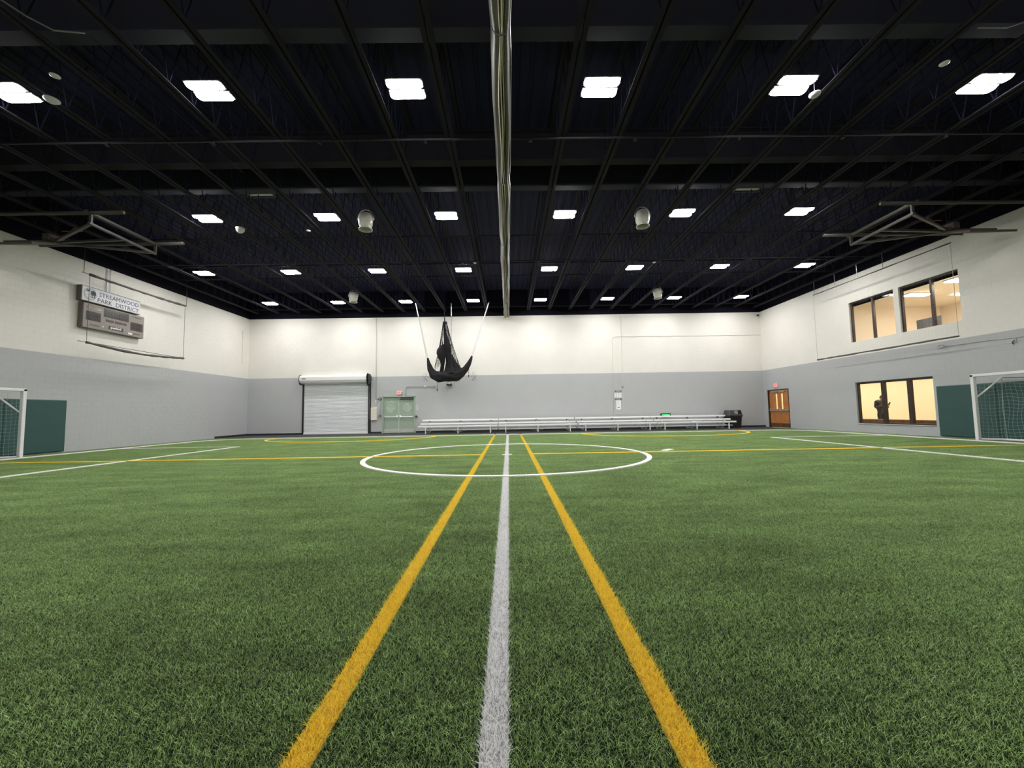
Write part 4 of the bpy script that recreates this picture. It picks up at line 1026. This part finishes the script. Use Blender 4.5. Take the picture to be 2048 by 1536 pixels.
# local frame: x across (towards the hall is -x), y forward is -y, z up
M_skin = mat('skin', S(196,150,124), .5); M_jacket = mat('dark grey jacket', S(58,54,56), .8, var=.1, vscale=12); M_trous = mat('dark trousers', S(46,44,50), .8); M_hair = mat('dark brown hair', S(58,44,34), .6)
J = [((0,.02,.96),(.115,.095)), ((0,.03,1.08),(.12,.10)), ((0,.06,1.24),(.13,.105)), ((0,.05,1.37),(.12,.085)), ((0,.0,1.42),.052), ((0,-.06,1.465),.055), ((0,-.10,1.525),(.073,.088)), ((0,-.10,1.585),(.060,.072)),
     ((-.17,.05,1.36),.058), ((-.20,.09,1.11),.045), ((-.13,-.20,1.13),.034), ((-.09,-.27,1.16),.026),
     ((.17,.05,1.36),.058), ((.20,.09,1.11),.045), ((.13,-.18,1.10),.034), ((.08,-.26,1.14),.026),
     ((-.095,.02,.74),.078), ((-.10,-.01,.48),.058), ((-.10,.03,.09),.042), ((-.10,-.11,.04),.036),
     ((.095,.02,.74),.078), ((.10,.0,.48),.058), ((.10,.05,.09),.042), ((.10,-.09,.04),.036), ((-.075,-.33,1.20),.018), ((.06,-.33,1.19),.018)]
E_ = [(0,1),(1,2),(2,3),(3,4),(4,5),(5,6),(6,7),(3,8),(8,9),(9,10),(10,11),(3,12),(12,13),(13,14),(14,15),(0,16),(16,17),(17,18),(18,19),(0,20),(20,21),(21,22),(22,23),(11,24),(15,25)]
body = skin('body', J, E_, M_skin, P)
grow = lambda r, d: tuple(a+d for a in r) if isinstance(r, tuple) else r+d
ids = [0,1,2,3,4,8,9,10,12,13,14,11,15]; mp = {a: i for i, a in enumerate(ids)}
JJ = [(J[i][0], grow(J[i][1], .035 if i < 4 else .022)) for i in ids]; JJ[mp[4]] = ((0,.01,1.43), .075); JJ.append(((0,.02,.80), (.17,.14)))
for k in (11, 15): JJ[mp[k]] = (J[k][0], .036)
skin('jacket', JJ, [(mp[a], mp[b]) for a, b in E_ if a in mp and b in mp]+[(mp[0], len(JJ)-1)], M_jacket, P)
ids = [0,16,17,18,20,21,22]; mp2 = {a: i for i, a in enumerate(ids)}
skin('trousers', [(J[i][0], grow(J[i][1], .015)) for i in ids]+[((0,.025,1.05), (.115,.10))], [(mp2[a], mp2[b]) for a, b in E_ if a in mp2 and b in mp2]+[(0, len(ids))], M_trous, P)
for s in (-1, 1):
    g = G(); g.cbox(s*.10-.05, s*.10+.05, -.20, .09, 0, .085, .03); o = obj('shoe', g, M_blk, None); o.parent = P
    # hand: four curled fingers and a thumb
    hx = -.075 if s < 0 else .06
    base = Vector((hx, -.335, 1.20))
    for k in range(4):
        ln = (.055, .065, .06, .048)[k]; b0 = base+Vector((0, 0, -.027+.018*k))
        inn = -s
        g = G().tube([b0, b0+Vector((.012*inn, -ln*.6, .02)), b0+Vector((.035*inn, -ln*.85, .028)), b0+Vector((.045*inn, -ln*.6, .030))], [.0095, .009, .008, .006], 7)
        o = obj('finger', g, M_skin, None, smooth=True); o.parent = body
    g = G().tube([base+Vector((0, .015, .02)), base+Vector((.02*-s, -.01, .05)), base+Vector((.035*-s, -.035, .06))], [.011, .010, .007], 7); o = obj('thumb', g, M_skin, None, smooth=True); o.parent = body
g = G().lathe([(0,.080),(.05,.066),(.082,.025),(.090,-.01),(.088,-.028),(0,-.028)], (0, -.078, 1.590), 18).lathe([(0,.06),(.055,.05),(.078,.0),(.066,-.05),(0,-.07)], (0, -.045, 1.555), 16)
o = obj('hair', g, M_hair, None, smooth=True); o.parent = P
g = G(); g.add([(0,-.200,1.54),(-.016,-.180,1.505),(.016,-.180,1.505),(0,-.178,1.555)], [(0,1,2),(0,3,1),(0,2,3)]); o = obj('nose', g, M_skin, None); o.parent = body
for s in (-1, 1):
    o = obj('eye', G().lathe([(0,.008),(.007,.005),(.010,0),(.007,-.005),(0,-.008)], (s*.030, -.178, 1.545), 8), M_blk, None); o.parent = body
    o = obj('ear', G().lathe([(0,.03),(.012,.02),(.014,0),(.010,-.02),(0,-.03)], (s*.078, -.095, 1.525), 8), M_skin, None); o.parent = body
o = obj('mouth', G().cbox(-.024, .024, -.186, -.178, 1.478, 1.486, .003), mat('lips', S(150,90,84), .5), None); o.parent = body
ph = thing('smartphone', 'phone held up by the person behind the lower window', 'phone', (px, py-.40, 1.25))
a = Vector((0, -.6, .8)).normalized(); u = Vector((1, 0, 0)); nn = u.cross(a).normalized(); c0 = Vector((px-.01, py-.41, 1.265))
obj('case', G().poly([c0+u*x+a*y for x, y in ((-.037,-.075),(.037,-.075),(.037,.075),(-.037,.075))], nn*.009), M_blk, ph)
